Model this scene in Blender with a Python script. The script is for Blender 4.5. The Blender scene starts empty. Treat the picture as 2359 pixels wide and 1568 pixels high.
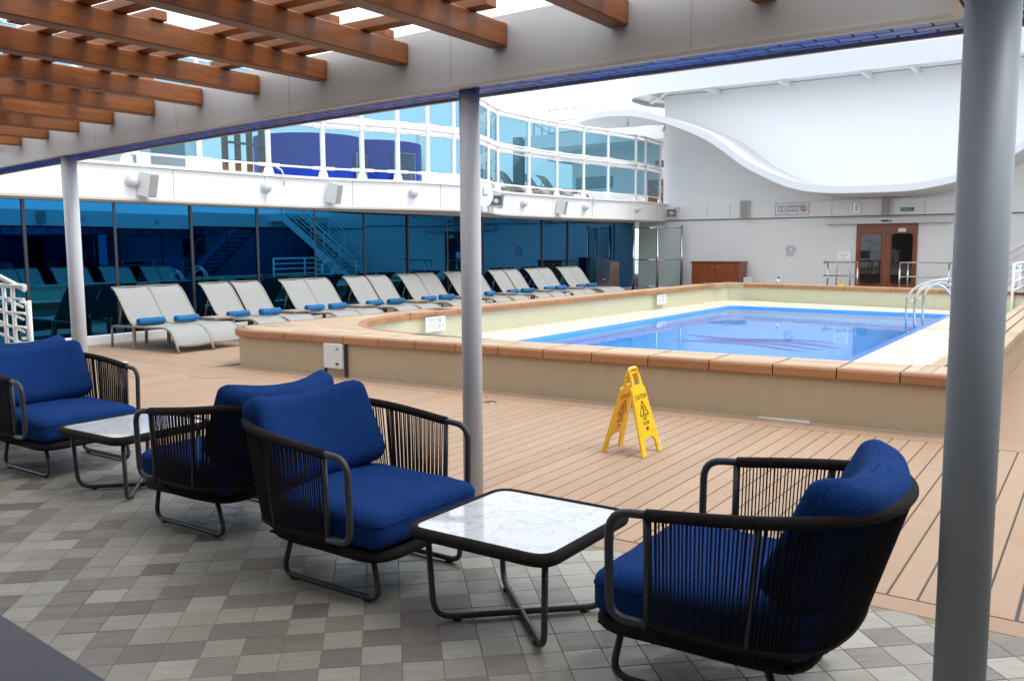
import bpy, bmesh, math, random
from mathutils import Vector, Matrix, noise as mnoise
R = math.radians
rnd = random.Random(7)
sc = bpy.context.scene
COL = sc.collection

# ------------------------------------------------------------------ camera
yaw, pitch, roll = R(34.39), R(6.156), R(-0.341)
fwd = Vector((-math.sin(yaw)*math.cos(pitch), math.cos(yaw)*math.cos(pitch), -math.sin(pitch)))
rgt = Vector((math.cos(yaw), math.sin(yaw), 0)); upv = rgt.cross(fwd)
r2 = math.cos(roll)*rgt + math.sin(roll)*upv
u2 = -math.sin(roll)*rgt + math.cos(roll)*upv
cam = bpy.data.cameras.new('camera'); camo = bpy.data.objects.new('camera', cam); COL.objects.link(camo)
m = Matrix.Identity(4)
for i in range(3):
    m[i][0] = r2[i]; m[i][1] = u2[i]; m[i][2] = -fwd[i]
m.translation = Vector((0, 0, 1.55)); camo.matrix_world = m
cam.sensor_width = 36; cam.lens = 36*2012/2359; cam.clip_start = .05; cam.clip_end = 4000
cam.dof.use_dof = True; cam.dof.focus_distance = 6.0; cam.dof.aperture_fstop = 9.0
sc.camera = camo

# ------------------------------------------------------------------ sky and sun (overcast)
W = bpy.data.worlds.new('World'); sc.world = W; W.use_nodes = True
nt = W.node_tree; bgn = nt.nodes['Background']
sky = nt.nodes.new('ShaderNodeTexSky'); sky.sky_type = 'NISHITA'; sky.sun_disc = False
sky.sun_elevation = R(62); sky.sun_rotation = R(70); sky.dust_density = 3
tc = nt.nodes.new('ShaderNodeTexCoord')
nz = nt.nodes.new('ShaderNodeTexNoise'); nz.inputs['Scale'].default_value = 2.2; nz.inputs['Detail'].default_value = 5
nt.links.new(tc.outputs['Generated'], nz.inputs['Vector'])
cr = nt.nodes.new('ShaderNodeValToRGB')
cr.color_ramp.elements[0].color = (10.6, 11.7, 12.8, 1); cr.color_ramp.elements[1].color = (13.6, 14.1, 14.6, 1)
cr.color_ramp.elements[0].position = .3; cr.color_ramp.elements[1].position = .7
nt.links.new(nz.outputs['Fac'], cr.inputs['Fac'])
mx = nt.nodes.new('ShaderNodeMix'); mx.data_type = 'RGBA'; mx.inputs[0].default_value = .9
nt.links.new(sky.outputs[0], mx.inputs[6]); nt.links.new(cr.outputs[0], mx.inputs[7])
nt.links.new(mx.outputs[2], bgn.inputs['Color']); bgn.inputs['Strength'].default_value = .1
sun = bpy.data.lights.new('sun', 'SUN'); sun.energy = 1.4; sun.angle = R(28); sun.color = (1, .97, .92)
suno = bpy.data.objects.new('sun', sun); COL.objects.link(suno)
sd = Vector((-.50, -.18, -1.0)).normalized()
suno.rotation_euler = sd.to_track_quat('-Z', 'Y').to_euler()
sc.view_settings.view_transform = 'Standard'; sc.view_settings.look = 'None'
sc.view_settings.gamma = 1; sc.view_settings.exposure = 0.58
sc.render.engine = 'CYCLES'
sc.cycles.max_bounces = 10; sc.cycles.transparent_max_bounces = 16

# ------------------------------------------------------------------ helpers
class MB:
    def __init__(s): s.v = []; s.f = []; s.s = []
    def add(s, vs, fs, smooth=False):
        o = len(s.v); s.v += [tuple(p) for p in vs]
        s.f += [tuple(i+o for i in f) for f in fs]; s.s += [smooth]*len(fs); return s
    def box(s, x0, x1, y0, y1, z0, z1):
        vs = [(x, y, z) for z in (z0, z1) for y in (y0, y1) for x in (x0, x1)]
        return s.add(vs, [(0,2,3,1),(4,5,7,6),(0,1,5,4),(2,6,7,3),(0,4,6,2),(1,3,7,5)])
    def cbox(s, x0, x1, y0, y1, z0, z1, b=.004):
        b = min(b, (x1-x0)*.45, (y1-y0)*.45, (z1-z0)*.45)
        bm = bmesh.new()
        for x, sx in ((x0,1),(x1,-1)):
            for y, sy in ((y0,1),(y1,-1)):
                for z, sz in ((z0,1),(z1,-1)):
                    bm.verts.new((x+sx*b, y+sy*b, z)); bm.verts.new((x+sx*b, y, z+sz*b)); bm.verts.new((x, y+sy*b, z+sz*b))
        bmesh.ops.convex_hull(bm, input=bm.verts)
        bmesh.ops.dissolve_limit(bm, angle_limit=.01, verts=bm.verts, edges=bm.edges)
        bm.verts.index_update()
        s.add([v.co[:] for v in bm.verts], [[v.index for v in f.verts] for f in bm.faces]); bm.free(); return s
    def tube(s, pts, r, n=8, closed=False, smooth=True, rz=None):
        pts = [Vector(p) for p in pts]; N = len(pts); vs = []; fs = []
        rs = r if isinstance(r, (list, tuple)) else [r]*N
        up = None
        for i, p in enumerate(pts):
            a = pts[(i-1) % N] if (closed or i > 0) else p
            b = pts[(i+1) % N] if (closed or i < N-1) else p
            t = (b-a).normalized()
            if up is None:
                up = Vector((0,0,1)) if abs(t.z) < .9 else Vector((1,0,0))
            x = t.cross(up)
            if x.length < 1e-4: x = t.orthogonal()
            x.normalize(); y = x.cross(t).normalized(); up = y
            for k in range(n):
                c = 2*math.pi*(k+.5)/n
                vs.append(p + x*math.cos(c)*rs[i] + y*math.sin(c)*(rs[i] if rz is None else rz))
        M = N if closed else N-1
        for i in range(M):
            j = (i+1) % N
            for k in range(n):
                l = (k+1) % n
                fs.append((i*n+k, i*n+l, j*n+l, j*n+k))
        s.add(vs, fs, smooth)
        if not closed:
            o = len(s.v)-len(vs)
            s.f += [tuple(o+k for k in reversed(range(n))), tuple(o+(N-1)*n+k for k in range(n))]; s.s += [False]*2
        return s
    def cyl(s, p, q, r, n=12): return s.tube([p, q], r, n)
    def prism(s, poly, z0, z1, ax='z'):
        n = len(poly)
        def P(a, b, c): return (a, b, c) if ax == 'z' else ((a, c, b) if ax == 'y' else (c, a, b))
        vs = [P(a, b, z0) for a, b in poly]+[P(a, b, z1) for a, b in poly]
        fs = [tuple(range(n-1, -1, -1)), tuple(range(n, 2*n))]+[(i, (i+1) % n, n+(i+1) % n, n+i) for i in range(n)]
        return s.add(vs, fs)
    def grid(s, fn, nu, nv, smooth=True, closeu=False):
        vs = [fn(i/(nu if closeu else nu-1), j/(nv-1)) for i in range(nu) for j in range(nv)]
        fs = [(i*nv+j, ((i+1) % nu)*nv+j, ((i+1) % nu)*nv+j+1, i*nv+j+1) for i in range(nu if closeu else nu-1) for j in range(nv-1)]
        return s.add(vs, fs, smooth)
    def disc(s, c, r, ax, d, n=20, r2=None):
        c = Vector(c); a = Vector(ax).normalized(); return s.tube([c, c+a*d], [r, r2 if r2 else r], n)
    def mesh(s, name='mesh'):
        me = bpy.data.meshes.new(name); me.from_pydata(s.v, [], s.f)
        me.polygons.foreach_set('use_smooth', s.s); me.update()
        bm = bmesh.new(); bm.from_mesh(me); bmesh.ops.recalc_face_normals(bm, faces=bm.faces); bm.to_mesh(me); bm.free()
        return me

def obj(name, mb, mat, parent=None, loc=None, rot=None):
    me = mb.mesh(name) if isinstance(mb, MB) else mb
    if mat is not None and len(me.materials) == 0: me.materials.append(mat)
    o = bpy.data.objects.new(name, me); COL.objects.link(o)
    if parent: o.parent = parent
    if loc: o.location = loc
    if rot: o.rotation_euler = rot
    return o
def tag(o, label=None, cat=None, group=None, kind=None):
    if label: o['label'] = label
    if cat: o['category'] = cat
    if group: o['group'] = group
    if kind: o['kind'] = kind
    return o
def thing(name, label, cat, loc=(0,0,0), rz=0, group=None):
    o = bpy.data.objects.new(name, None); COL.objects.link(o); o.empty_display_size = .1
    o.location = loc; o.rotation_euler = (0, 0, rz); return tag(o, label, cat, group)
def copy_tree(o, parent=None):
    c = o.copy(); COL.objects.link(c)
    if parent: c.parent = parent
    for ch in list(o.children): copy_tree(ch, c)
    return c
def fillet(pts, r, n=5, closed=False):
    pts = [Vector(p) for p in pts]; out = []; N = len(pts)
    for i, p in enumerate(pts):
        if not closed and i in (0, N-1): out.append(p); continue
        a = pts[i-1]-p; b = pts[(i+1) % N]-p
        rr = r[i] if isinstance(r, (list, tuple)) else r
        d = min(rr, a.length*.49, b.length*.49)
        A = p+a.normalized()*d; B = p+b.normalized()*d
        for k in range(n+1):
            t = k/n; out.append(A*(1-t)**2+p*2*t*(1-t)+B*t*t)
    return out
def interp(x, xs, ys):
    if x <= xs[0]: return ys[0]
    for i in range(len(xs)-1):
        if x <= xs[i+1]:
            t = (x-xs[i])/(xs[i+1]-xs[i]); return ys[i]+(ys[i+1]-ys[i])*t
    return ys[-1]
def sinterp(x, xs, ys):          # smooth (Catmull-Rom) interpolation
    if x <= xs[0]: return ys[0]
    for i in range(len(xs)-1):
        if x <= xs[i+1]:
            t = (x-xs[i])/(xs[i+1]-xs[i])
            def sl(j):
                a = max(j-1, 0); b = min(j+1, len(xs)-1); return (ys[b]-ys[a])/(xs[b]-xs[a])
            h = xs[i+1]-xs[i]; m0 = sl(i)*h; m1 = sl(i+1)*h
            return (2*t**3-3*t*t+1)*ys[i]+(t**3-2*t*t+t)*m0+(-2*t**3+3*t*t)*ys[i+1]+(t**3-t*t)*m1
    return ys[-1]
def text_mesh(s, size, ext=.0006, font_sx=1.0, align='CENTER'):
    cu = bpy.data.curves.new('lettering', 'FONT'); cu.body = s; cu.size = size; cu.extrude = ext
    cu.align_x = align; cu.align_y = 'CENTER'; cu.resolution_u = 3; cu.space_line = .9
    o = bpy.data.objects.new('lettering', cu); COL.objects.link(o)
    dg = bpy.context.evaluated_depsgraph_get()
    me = bpy.data.meshes.new_from_object(o.evaluated_get(dg)); bpy.data.objects.remove(o)
    if font_sx != 1: me.transform(Matrix.Diagonal((font_sx, 1, 1, 1)))
    return me
FY = (R(90), 0, 0)            # face -y
FX = (R(90), 0, R(90))        # face +x

# ------------------------------------------------------------------ materials
MATS = {}
def mat(name, col, rough=.5, metal=0, noise=None, bump=None, rand=0, spec=None, stretch=None, tint=None, coat=0, coords='Object', sheen=0, spots=None, veins=None, rnoise=None):
    M = bpy.data.materials.new(name); M.use_nodes = True; t = M.node_tree; b = t.nodes['Principled BSDF']; L = t.links.new
    b.inputs['Roughness'].default_value = rough; b.inputs['Metallic'].default_value = metal
    if spec is not None: b.inputs['Specular IOR Level'].default_value = spec
    if coat: b.inputs['Coat Weight'].default_value = coat; b.inputs['Coat Roughness'].default_value = .15
    if sheen: b.inputs['Sheen Weight'].default_value = sheen; b.inputs['Sheen Roughness'].default_value = .5
    tc = t.nodes.new('ShaderNodeTexCoord'); oi = t.nodes.new('ShaderNodeObjectInfo')
    mp = t.nodes.new('ShaderNodeMapping')
    L(tc.outputs[coords], mp.inputs['Vector'])
    ml = t.nodes.new('ShaderNodeMath'); ml.operation = 'MULTIPLY'; ml.inputs[1].default_value = 37; L(oi.outputs['Random'], ml.inputs[0])
    L(ml.outputs[0], mp.inputs['Location'])
    if stretch: mp.inputs['Scale'].default_value = stretch
    cur = None
    c0 = t.nodes.new('ShaderNodeRGB'); c0.outputs[0].default_value = (*col, 1); cur = c0.outputs[0]
    def mixc(fac, a, bcol):
        n = t.nodes.new('ShaderNodeMix'); n.data_type = 'RGBA'
        L(fac, n.inputs[0]); L(a, n.inputs[6])
        if isinstance(bcol, tuple): n.inputs[7].default_value = (*bcol, 1)
        else: L(bcol, n.inputs[7])
        return n.outputs[2]
    if noise:
        for (scl, amt, dark) in (noise if isinstance(noise, list) else [noise]):
            n = t.nodes.new('ShaderNodeTexNoise'); n.inputs['Scale'].default_value = scl; n.inputs['Detail'].default_value = 6; n.inputs['Roughness'].default_value = .6
            L(mp.outputs[0], n.inputs['Vector'])
            mr = t.nodes.new('ShaderNodeMapRange'); mr.inputs[1].default_value = .35; mr.inputs[2].default_value = .7; mr.inputs[3].default_value = 0; mr.inputs[4].default_value = amt
            L(n.outputs['Fac'], mr.inputs[0]); cur = mixc(mr.outputs[0], cur, dark)
    if spots:
        scl, thr, dark = spots
        n = t.nodes.new('ShaderNodeTexNoise'); n.inputs['Scale'].default_value = scl; n.inputs['Detail'].default_value = 3
        L(mp.outputs[0], n.inputs['Vector'])
        mr = t.nodes.new('ShaderNodeMapRange'); mr.inputs[1].default_value = thr; mr.inputs[2].default_value = thr+.04
        L(n.outputs['Fac'], mr.inputs[0]); cur = mixc(mr.outputs[0], cur, dark)
    if veins:
        for (scl, wid, dark) in veins:
            n = t.nodes.new('ShaderNodeTexNoise'); n.inputs['Scale'].default_value = scl; n.inputs['Detail'].default_value = 5; n.inputs['Distortion'].default_value = 1.2
            L(mp.outputs[0], n.inputs['Vector'])
            q1 = t.nodes.new('ShaderNodeMath'); q1.operation = 'SUBTRACT'; q1.inputs[1].default_value = .5; L(n.outputs['Fac'], q1.inputs[0])
            q2 = t.nodes.new('ShaderNodeMath'); q2.operation = 'ABSOLUTE'; L(q1.outputs[0], q2.inputs[0])
            mr = t.nodes.new('ShaderNodeMapRange'); mr.inputs[1].default_value = 0; mr.inputs[2].default_value = wid; mr.inputs[3].default_value = .8; mr.inputs[4].default_value = 0
            L(q2.outputs[0], mr.inputs[0]); cur = mixc(mr.outputs[0], cur, dark)
    if rnoise:
        n = t.nodes.new('ShaderNodeTexNoise'); n.inputs['Scale'].default_value = rnoise[0]; n.inputs['Detail'].default_value = 4; L(mp.outputs[0], n.inputs['Vector'])
        mr = t.nodes.new('ShaderNodeMapRange'); mr.inputs[1].default_value = .3; mr.inputs[2].default_value = .7; mr.inputs[3].default_value = rough-rnoise[1]; mr.inputs[4].default_value = rough+rnoise[1]
        L(n.outputs['Fac'], mr.inputs[0]); L(mr.outputs[0], b.inputs['Roughness'])
    if rand:
        hs = t.nodes.new('ShaderNodeHueSaturation'); mr = t.nodes.new('ShaderNodeMapRange')
        mr.inputs[3].default_value = 1-rand; mr.inputs[4].default_value = 1+rand; L(oi.outputs['Random'], mr.inputs[0])
        L(mr.outputs[0], hs.inputs['Value']); L(cur, hs.inputs['Color']); cur = hs.outputs[0]
    L(cur, b.inputs['Base Color'])
    if bump:
        scl, st, kind = bump
        if kind == 'noise':
            n = t.nodes.new('ShaderNodeTexNoise'); n.inputs['Scale'].default_value = scl; n.inputs['Detail'].default_value = 4; L(mp.outputs[0], n.inputs['Vector']); ho = n.outputs['Fac']
        elif kind == 'weave':
            w1 = t.nodes.new('ShaderNodeTexWave'); w1.bands_direction = 'X'; w2 = t.nodes.new('ShaderNodeTexWave'); w2.bands_direction = 'Y'; w3 = t.nodes.new('ShaderNodeTexWave'); w3.bands_direction = 'Z'
            ad = None
            for w in (w1, w2, w3):
                w.inputs['Scale'].default_value = scl; w.inputs['Distortion'].default_value = .6; w.inputs['Detail'].default_value = 1; L(mp.outputs[0], w.inputs['Vector'])
                if ad is None: ad = w.outputs['Fac']
                else:
                    q = t.nodes.new('ShaderNodeMath'); q.operation = 'ADD'; L(ad, q.inputs[0]); L(w.outputs['Fac'], q.inputs[1]); ad = q.outputs[0]
            ho = ad
            sb = t.nodes.new('ShaderNodeMapRange'); sb.inputs[1].default_value = .3; sb.inputs[2].default_value = 2.4; sb.inputs[3].default_value = .45; sb.inputs[4].default_value = 0
            L(ad, sb.inputs[0]); cur = mixc(sb.outputs[0], cur, tuple(c*.25 for c in col)); L(cur, b.inputs['Base Color'])
        elif kind == 'rope':
            w1 = t.nodes.new('ShaderNodeTexWave'); w1.bands_direction = 'DIAGONAL'; w1.inputs['Scale'].default_value = scl; w1.inputs['Distortion'].default_value = 1; L(mp.outputs[0], w1.inputs['Vector']); ho = w1.outputs['Fac']
        bp_ = t.nodes.new('ShaderNodeBump'); bp_.inputs['Strength'].default_value = st; bp_.inputs['Distance'].default_value = .004
        L(ho, bp_.inputs['Height']); L(bp_.outputs[0], b.inputs['Normal'])
    MATS[name] = M; return M
def glassmat(name, tr, gl_rough=.01, ior=1.45):
    M = bpy.data.materials.new(name); M.use_nodes = True; t = M.node_tree; L = t.links.new
    for n in list(t.nodes):
        if n.type == 'BSDF_PRINCIPLED': t.nodes.remove(n)
    T = t.nodes.new('ShaderNodeBsdfTransparent'); T.inputs[0].default_value = (*tr, 1)
    G = t.nodes.new('ShaderNodeBsdfGlossy'); G.inputs['Roughness'].default_value = gl_rough
    F = t.nodes.new('ShaderNodeLayerWeight'); pw_ = t.nodes.new('ShaderNodeMath'); pw_.operation = 'POWER'; pw_.inputs[1].default_value = 4
    L(F.outputs['Facing'], pw_.inputs[0]); fr_ = t.nodes.new('ShaderNodeMapRange'); fr_.inputs[3].default_value = .04; fr_.inputs[4].default_value = .8; L(pw_.outputs[0], fr_.inputs[0])
    X = t.nodes.new('ShaderNodeMixShader'); L(fr_.outputs[0], X.inputs[0]); L(T.outputs[0], X.inputs[1]); L(G.outputs[0], X.inputs[2])
    L(X.outputs[0], t.nodes['Material Output'].inputs[0]); return M

mWhite = mat('white_paint', (.85,.85,.845), .35, noise=[(1.3,.10,(.80,.79,.76)),(9,.04,(.66,.64,.59))])
mCanopy = mat('canopy_paint', (.70,.72,.745), .45, noise=[(.8,.15,(.64,.66,.68)),(6,.05,(.6,.6,.58))])
mWhiteFlat = mat('white_screen_paint', (.84,.85,.85), .5, noise=(.5,.06,(.78,.8,.8)))
mGreyW = mat('wall_grey_white', (.87,.87,.86), .45, noise=[(.6,.14,(.78,.78,.77)),(5,.07,(.66,.65,.61))], stretch=(1,1,.3))
mBeam = mat('pergola_grey_paint', (.60,.585,.565), .4, noise=[(1.2,.1,(.52,.50,.48))])
mCol = mat('column_grey_paint', (.33,.365,.41), .5, noise=[(2,.15,(.28,.31,.35))], bump=(60,.08,'noise'))
mColW = mat('column_pale_paint', (.70,.72,.76), .35, noise=[(2,.08,(.6,.62,.66))])
mTrim = mat('beige_trim', (.58,.53,.46), .4)
mBlueTile = mat('blue_glazed_tile', (.014,.055,.50), .3, rand=.6, bump=(30,.25,'noise'), spec=.25)
mGrout = mat('dark_grout', (.03,.03,.04), .8)
mWood = mat('pergola_timber', (.335,.108,.022), .42, noise=[(3,.8,(.175,.048,.009)),(14,.5,(.10,.027,.006)),(48,.45,(.12,.032,.007))], stretch=(4,.35,4), rand=.12, bump=(20,.1,'noise'))
mWoodX = mat('batten_timber', (.32,.103,.022), .45, noise=[(3,.8,(.17,.047,.009))], stretch=(.35,4,4), rand=.15)
mTeak = mat('teak_board', (.52,.385,.255), .5, noise=[(3,.6,(.44,.30,.185)),(20,.4,(.33,.21,.12))], stretch=(.4,6,6), rand=.16)
mTeakY = mat('teak_board_lengthwise', (.52,.385,.255), .5, noise=[(3,.6,(.44,.30,.185)),(20,.4,(.33,.21,.12))], stretch=(6,.4,6), rand=.16)
mNose = mat('teak_nosing', (.40,.205,.095), .4, noise=[(4,.7,(.38,.155,.058)),(22,.45,(.25,.085,.028))], stretch=(.5,5,5), rand=.12)
mNoseY = mat('teak_nosing_lengthwise', (.40,.205,.095), .4, noise=[(4,.7,(.38,.155,.058)),(22,.45,(.25,.085,.028))], stretch=(5,.5,5), rand=.12)
mCaulk = mat('black_caulk', (.045,.045,.05), .7)
mPlank = mat('deck_plank', (.385,.256,.168), .62, noise=[(1.2,.35,(.31,.20,.125)),(12,.2,(.27,.172,.108)),(60,.2,(.24,.155,.10))], rand=.06, spots=(5,.74,(.29,.20,.14)), rnoise=(2,.12))
mMargin = mat('deck_margin', (.35,.225,.148), .62, noise=[(2,.35,(.30,.188,.122)),(14,.2,(.25,.155,.10))], rand=.03)
mJoint = mat('deck_joint', (.075,.085,.10), .7)
tones = [(.355,.331,.28),(.295,.267,.226),(.23,.199,.171),(.195,.164,.143),(.322,.297,.25)]
mTiles = [mat('floor_tile_%s' % n, c, .45, noise=[(7,.7,tuple(q*.78 for q in c)),(40,.35,tuple(q*.66 for q in c)),(18,.35,tuple(min(q*1.18,.6) for q in c))], stretch=(1,4,1), rand=.11, rnoise=(6,.12), spots=(22,.77,tuple(q*.5 for q in c))) for n, c in zip(('pale','mid','dark','taupe','sand'), tones)]
mTGrout = mat('tile_grout', (.24,.205,.155), .8, noise=(3,.5,(.13,.11,.08)))
mBeige = mat('pool_outer_paint', (.455,.352,.235), .42, noise=[(1.2,.3,(.40,.305,.195)),(9,.2,(.33,.25,.16))], stretch=(1,1,.35), spots=(14,.78,(.27,.21,.14)), rnoise=(3,.12))
mCream = mat('pool_inner_paint', (.57,.545,.395), .35, noise=[(.9,.3,(.51,.485,.345)),(7,.15,(.45,.42,.30))], stretch=(1,1,.4))
mLedge = mat('pool_ledge_paint', (.68,.66,.54), .3, noise=[(.5,.25,(.63,.605,.48))], rnoise=(1.5,.12))
mPoolB = mat('pool_blue', (.13,.46,.95), .3, noise=[(1.5,.3,(.10,.40,.9))])
mRim = mat('pool_rim_blue', (.09,.26,.85), .2, noise=[(6,.4,(.06,.19,.7))])
mLogo = mat('pool_mark_violet', (.035,.10,.55), .4)
mSteel = mat('stainless_steel', (.62,.62,.63), .16, 1)
mSteelB = mat('brushed_steel', (.50,.46,.42), .32, 1, noise=(30,.3,(.4,.36,.32)), stretch=(1,1,.05))
mChar = mat('charcoal_tube', (.045,.052,.06), .42, 0, noise=(30,.3,(.03,.035,.04)))
mRope = mat('dark_rope', (.022,.017,.017), .8, spec=.2, bump=(160,.6,'rope'), noise=(40,.5,(.012,.009,.009)))
mRopeD = mat('rope_cord', (.018,.0135,.0135), .85, spec=.15)
mFab = mat('blue_fabric', (.008,.046,.195), .95, noise=[(4,.45,(.006,.033,.145)),(130,.85,(.020,.082,.31)),(190,.85,(.003,.017,.085))], bump=(180,.8,'noise'), spec=.1)
mSeam = mat('blue_piping', (.004,.018,.075), .9, spec=.05)
mMarble = mat('white_marble', (.74,.755,.78), .07, noise=[(3,.5,(.56,.58,.62))], veins=[(7,.022,(.50,.52,.56)),(16,.02,(.56,.58,.62)),(3.2,.012,(.42,.44,.48))], spec=.6)
mSling = mat('sling_fabric', (.37,.37,.358), .75, noise=[(3,.25,(.32,.318,.305))], bump=(120,.25,'weave'))
mLFrame = mat('lounger_frame', (.27,.235,.19), .4, .2)
mLTop = mat('side_table_slats', (.40,.31,.225), .5, noise=(9,.4,(.33,.25,.18)), stretch=(1,8,1))
mTowel = mat('turquoise_towel', (.007,.125,.31), .95, noise=[(25,.6,(.005,.085,.24)),(90,.5,(.012,.17,.38))], bump=(90,.9,'noise'), sheen=.05, rand=.12)
mYel = mat('yellow_plastic', (.93,.56,.008), .38, noise=(8,.2,(.86,.49,.008)), spots=(30,.76,(.6,.36,.02)))
mInk = mat('black_print', (.02,.018,.012), .5)
mInkF = mat('faded_print', (.44,.24,.02), .5)
mMirror = mat('blue_window_glass', (.013,.135,.30), .012, 1, noise=[(1.5,.25,(.012,.115,.25)),(9,.12,(.03,.15,.28))], bump=(.9,.02,'noise'))
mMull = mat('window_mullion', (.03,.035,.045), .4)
mTint = glassmat('tinted_windscreen', (.45,.64,.715))
mClear = glassmat('clear_glass', (.88,.94,.92))
mMosaic = mat('blue_mosaic', (.001,.034,.31), .5, spec=.2, noise=[(40,.55,(.02,.08,.55)),(90,.5,(.004,.012,.18))])
mMahog = mat('mahogany', (.29,.072,.012), .38, noise=[(5,.8,(.17,.036,.007)),(24,.3,(.11,.022,.005))], stretch=(5,5,.5), coat=.15)
mDkGl = mat('dark_door_glass', (.012,.013,.015), .03, spec=.8)
mBlack = mat('black_plastic', (.02,.02,.022), .4)
mGreySp = mat('speaker_grille', (.36,.355,.34), .6, bump=(300,.3,'noise'))
mHorn = mat('horn_grey', (.30,.32,.31), .4)
mGreen = mat('exit_green', (.0,.16,.07), .4)
mRed = mat('sign_red', (.55,.02,.02), .4)
mNavy = mat('sign_navy', (.03,.035,.11), .5)
mPaper = mat('sign_white', (.80,.81,.82), .4)
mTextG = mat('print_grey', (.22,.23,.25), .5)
mLouv = mat('louvre_metal', (.30,.36,.38), .3, .6)
mBrown = mat('brown_trellis', (.16,.085,.05), .5)
mLamp = mat('frosted_lamp_glass', (.58,.61,.65), .2)
mCounter = mat('counter_slate_blue', (.10,.115,.155), .28, noise=(3,.2,(.085,.095,.13)))
mPale = mat('pale_grey_box', (.66,.67,.67), .4)
mSea = mat('sea_water', (.02,.05,.08), .15)
mDarkIn = mat('interior_lining', (.05,.05,.05), .7)
mSteelD = mat('dark_tread', (.06,.065,.07), .6)

# ------------------------------------------------------------------ ground: sea, steel deck sheet, planks, tiles
tag(obj('sea', MB().add([(-1500,-1500,-24),(1500,-1500,-24),(1500,1500,-24),(-1500,1500,-24)], [(0,1,2,3)]), mSea), kind='structure')
def ring(lo, li, z):
    bm = bmesh.new()
    for L in (lo, li):
        vs = [bm.verts.new((a, b, z)) for a, b in L]
        for i in range(len(vs)): bm.edges.new((vs[i], vs[(i+1) % len(vs)]))
    bmesh.ops.triangle_fill(bm, use_beauty=True, edges=bm.edges)
    for f in bm.faces:
        if f.normal.z < 0: f.normal_flip()
    me = bpy.data.meshes.new('ring'); bm.to_mesh(me); bm.free(); return me
deck = tag(obj('deck', ring([(-30,-8),(14,-8),(14,44),(-30,44)], [(-8.3,8.6),(-2.4,8.6),(-2.4,21.3),(-8.3,21.3)], -.012), mJoint), kind='structure')
hull = tag(obj('hull', MB().box(-29, 13, -7.5, 43, -24.5, -1.6), mWhite), 'white painted ship hull below the pool deck', 'hull')
pw = .125
# planks running away from the viewer, in front of the pool
def y_near(x): return 7.30+(x+9.0)*.0466
plank_me = {}
def plank(L, w, parent, loc, rot=0, m=mPlank, name='plank'):
    key = (round(L, 3), round(w, 3), m.name)
    if key not in plank_me:
        me = MB().cbox(-w/2, w/2, -L/2, L/2, -.02, 0, .0025).mesh('plank'); me.materials.append(m); plank_me[key] = me
    return obj(name, plank_me[key], m, parent, loc, (0, 0, rot))
x = -9.62
y0 = 4.035
while x < -.30:
    y1 = y_near(min(x+pw/2, -.85))-.255
    plank(round(y1-y0, 2), pw-.009, deck, (x+pw/2, (y0+y1)/2, 0)); x += pw
# margin boards: by the tiles, along the pool
for i in range(8):
    plank(1.42, .158, deck, (-9.0+i*1.425+.7, 3.945, 0), R(90), mMargin, 'margin_board')
for i in range(6):
    xa = -9.0+i*1.385; xb = xa+1.38
    ya, yb = y_near(xa), y_near(xb)
    obj('margin_board', MB().prism([(xa, ya-.247), (xb, yb-.247), (xb, yb+.06), (xa, ya+.06)], -.02, 0), mMargin, deck)
# planks running across, beside the loungers
y = 4.035
k = 0
while y < 17.2:
    plank(3.83, pw-.009, deck, (-11.57, y+pw/2, 0), R(90)); y += pw; k += 1
obj('plank', MB().box(-13.5, -9.7, 17.24, 27.9, -.02, -.001), mPlank, deck)
obj('plank', MB().box(-9.7, -1.0, 23.0, 27.9, -.02, -.001), mPlank, deck)
obj('plank', MB().box(-.95, 3.2, 12.01, 27.9, -.02, -.001), mPlank, deck)
obj('margin_board', MB().box(-.235, 3.2, 4.035, 7.40, -.02, 0), mMargin, deck)
obj('margin_board', MB().box(-.95, 3.2, 7.41, 12.0, -.02, 0), mMargin, deck)
obj('margin_board', MB().box(-9.65, -9.628, 4.035, 7.2, -.02, 0), mMargin, deck)
# round access plates by the pool corner and drain
for (cx, cy, rr) in ((-9.05, 7.0, .55),):
    pts = [(cx+rr*math.cos(a), cy+rr*math.sin(a)) for a in [R(t) for t in range(150, 331, 10)]]+[(cx+.4, cy+.5), (cx-.4, cy+.45)]
    obj('corner_margin', MB().prism(pts, -.01, .003), mMargin, deck)
tag(obj('deck_drain', MB().disc((-5.05, 6.98, .0), .07, (0,0,1), .006, 20), mSteel), 'small round steel drain plate in the deck near the pool wall', 'drain')
tag(obj('deck_plate', MB().disc((-11.1, 6.75, .0), .09, (0,0,1), .006, 20), mPale), 'small pale round plate in the deck before the loungers', 'deck plate')
# tile floor
TF = tag(obj('tile_floor', MB().box(-10.6, 2.5, -3.0, 3.865, -.02, -.0028), mTGrout), kind='structure')
ta = R(42.5); tp = .153; ca, sa = math.cos(ta), math.sin(ta)
tile_me = []
for mm in mTiles:
    hlf = tp/2-.0016; me = MB().cbox(-hlf, hlf, -hlf, hlf, -.012, 0, .0010).mesh('tile'); me.materials.append(mm); tile_me.append(me)
cand = []; tr = random.Random(3)
for i in range(-70, 70):
    for j in range(-70, 70):
        cx = -2.332+(i+.5)*tp*ca-(j+.5)*tp*sa; cy = 2.357+(i+.5)*tp*sa+(j+.5)*tp*ca
        tone = tr.choices(range(5), (3, 3, 2.4, 1.6, 2.2))[0]
        if -9.8 < cx < 1.2 and .4 < cy < 3.86: cand.append((cx, cy, tone))
def in_view(c):
    d = Vector((c[0], c[1], -1.55)); z = d.dot(fwd)
    if z < .3: return False
    px = 1179.5+2012*d.dot(r2)/z; py = 784-2012*d.dot(u2)/z
    return -60 < px < 2420 and py < 1640
hl = tp/2*1.36
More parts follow.
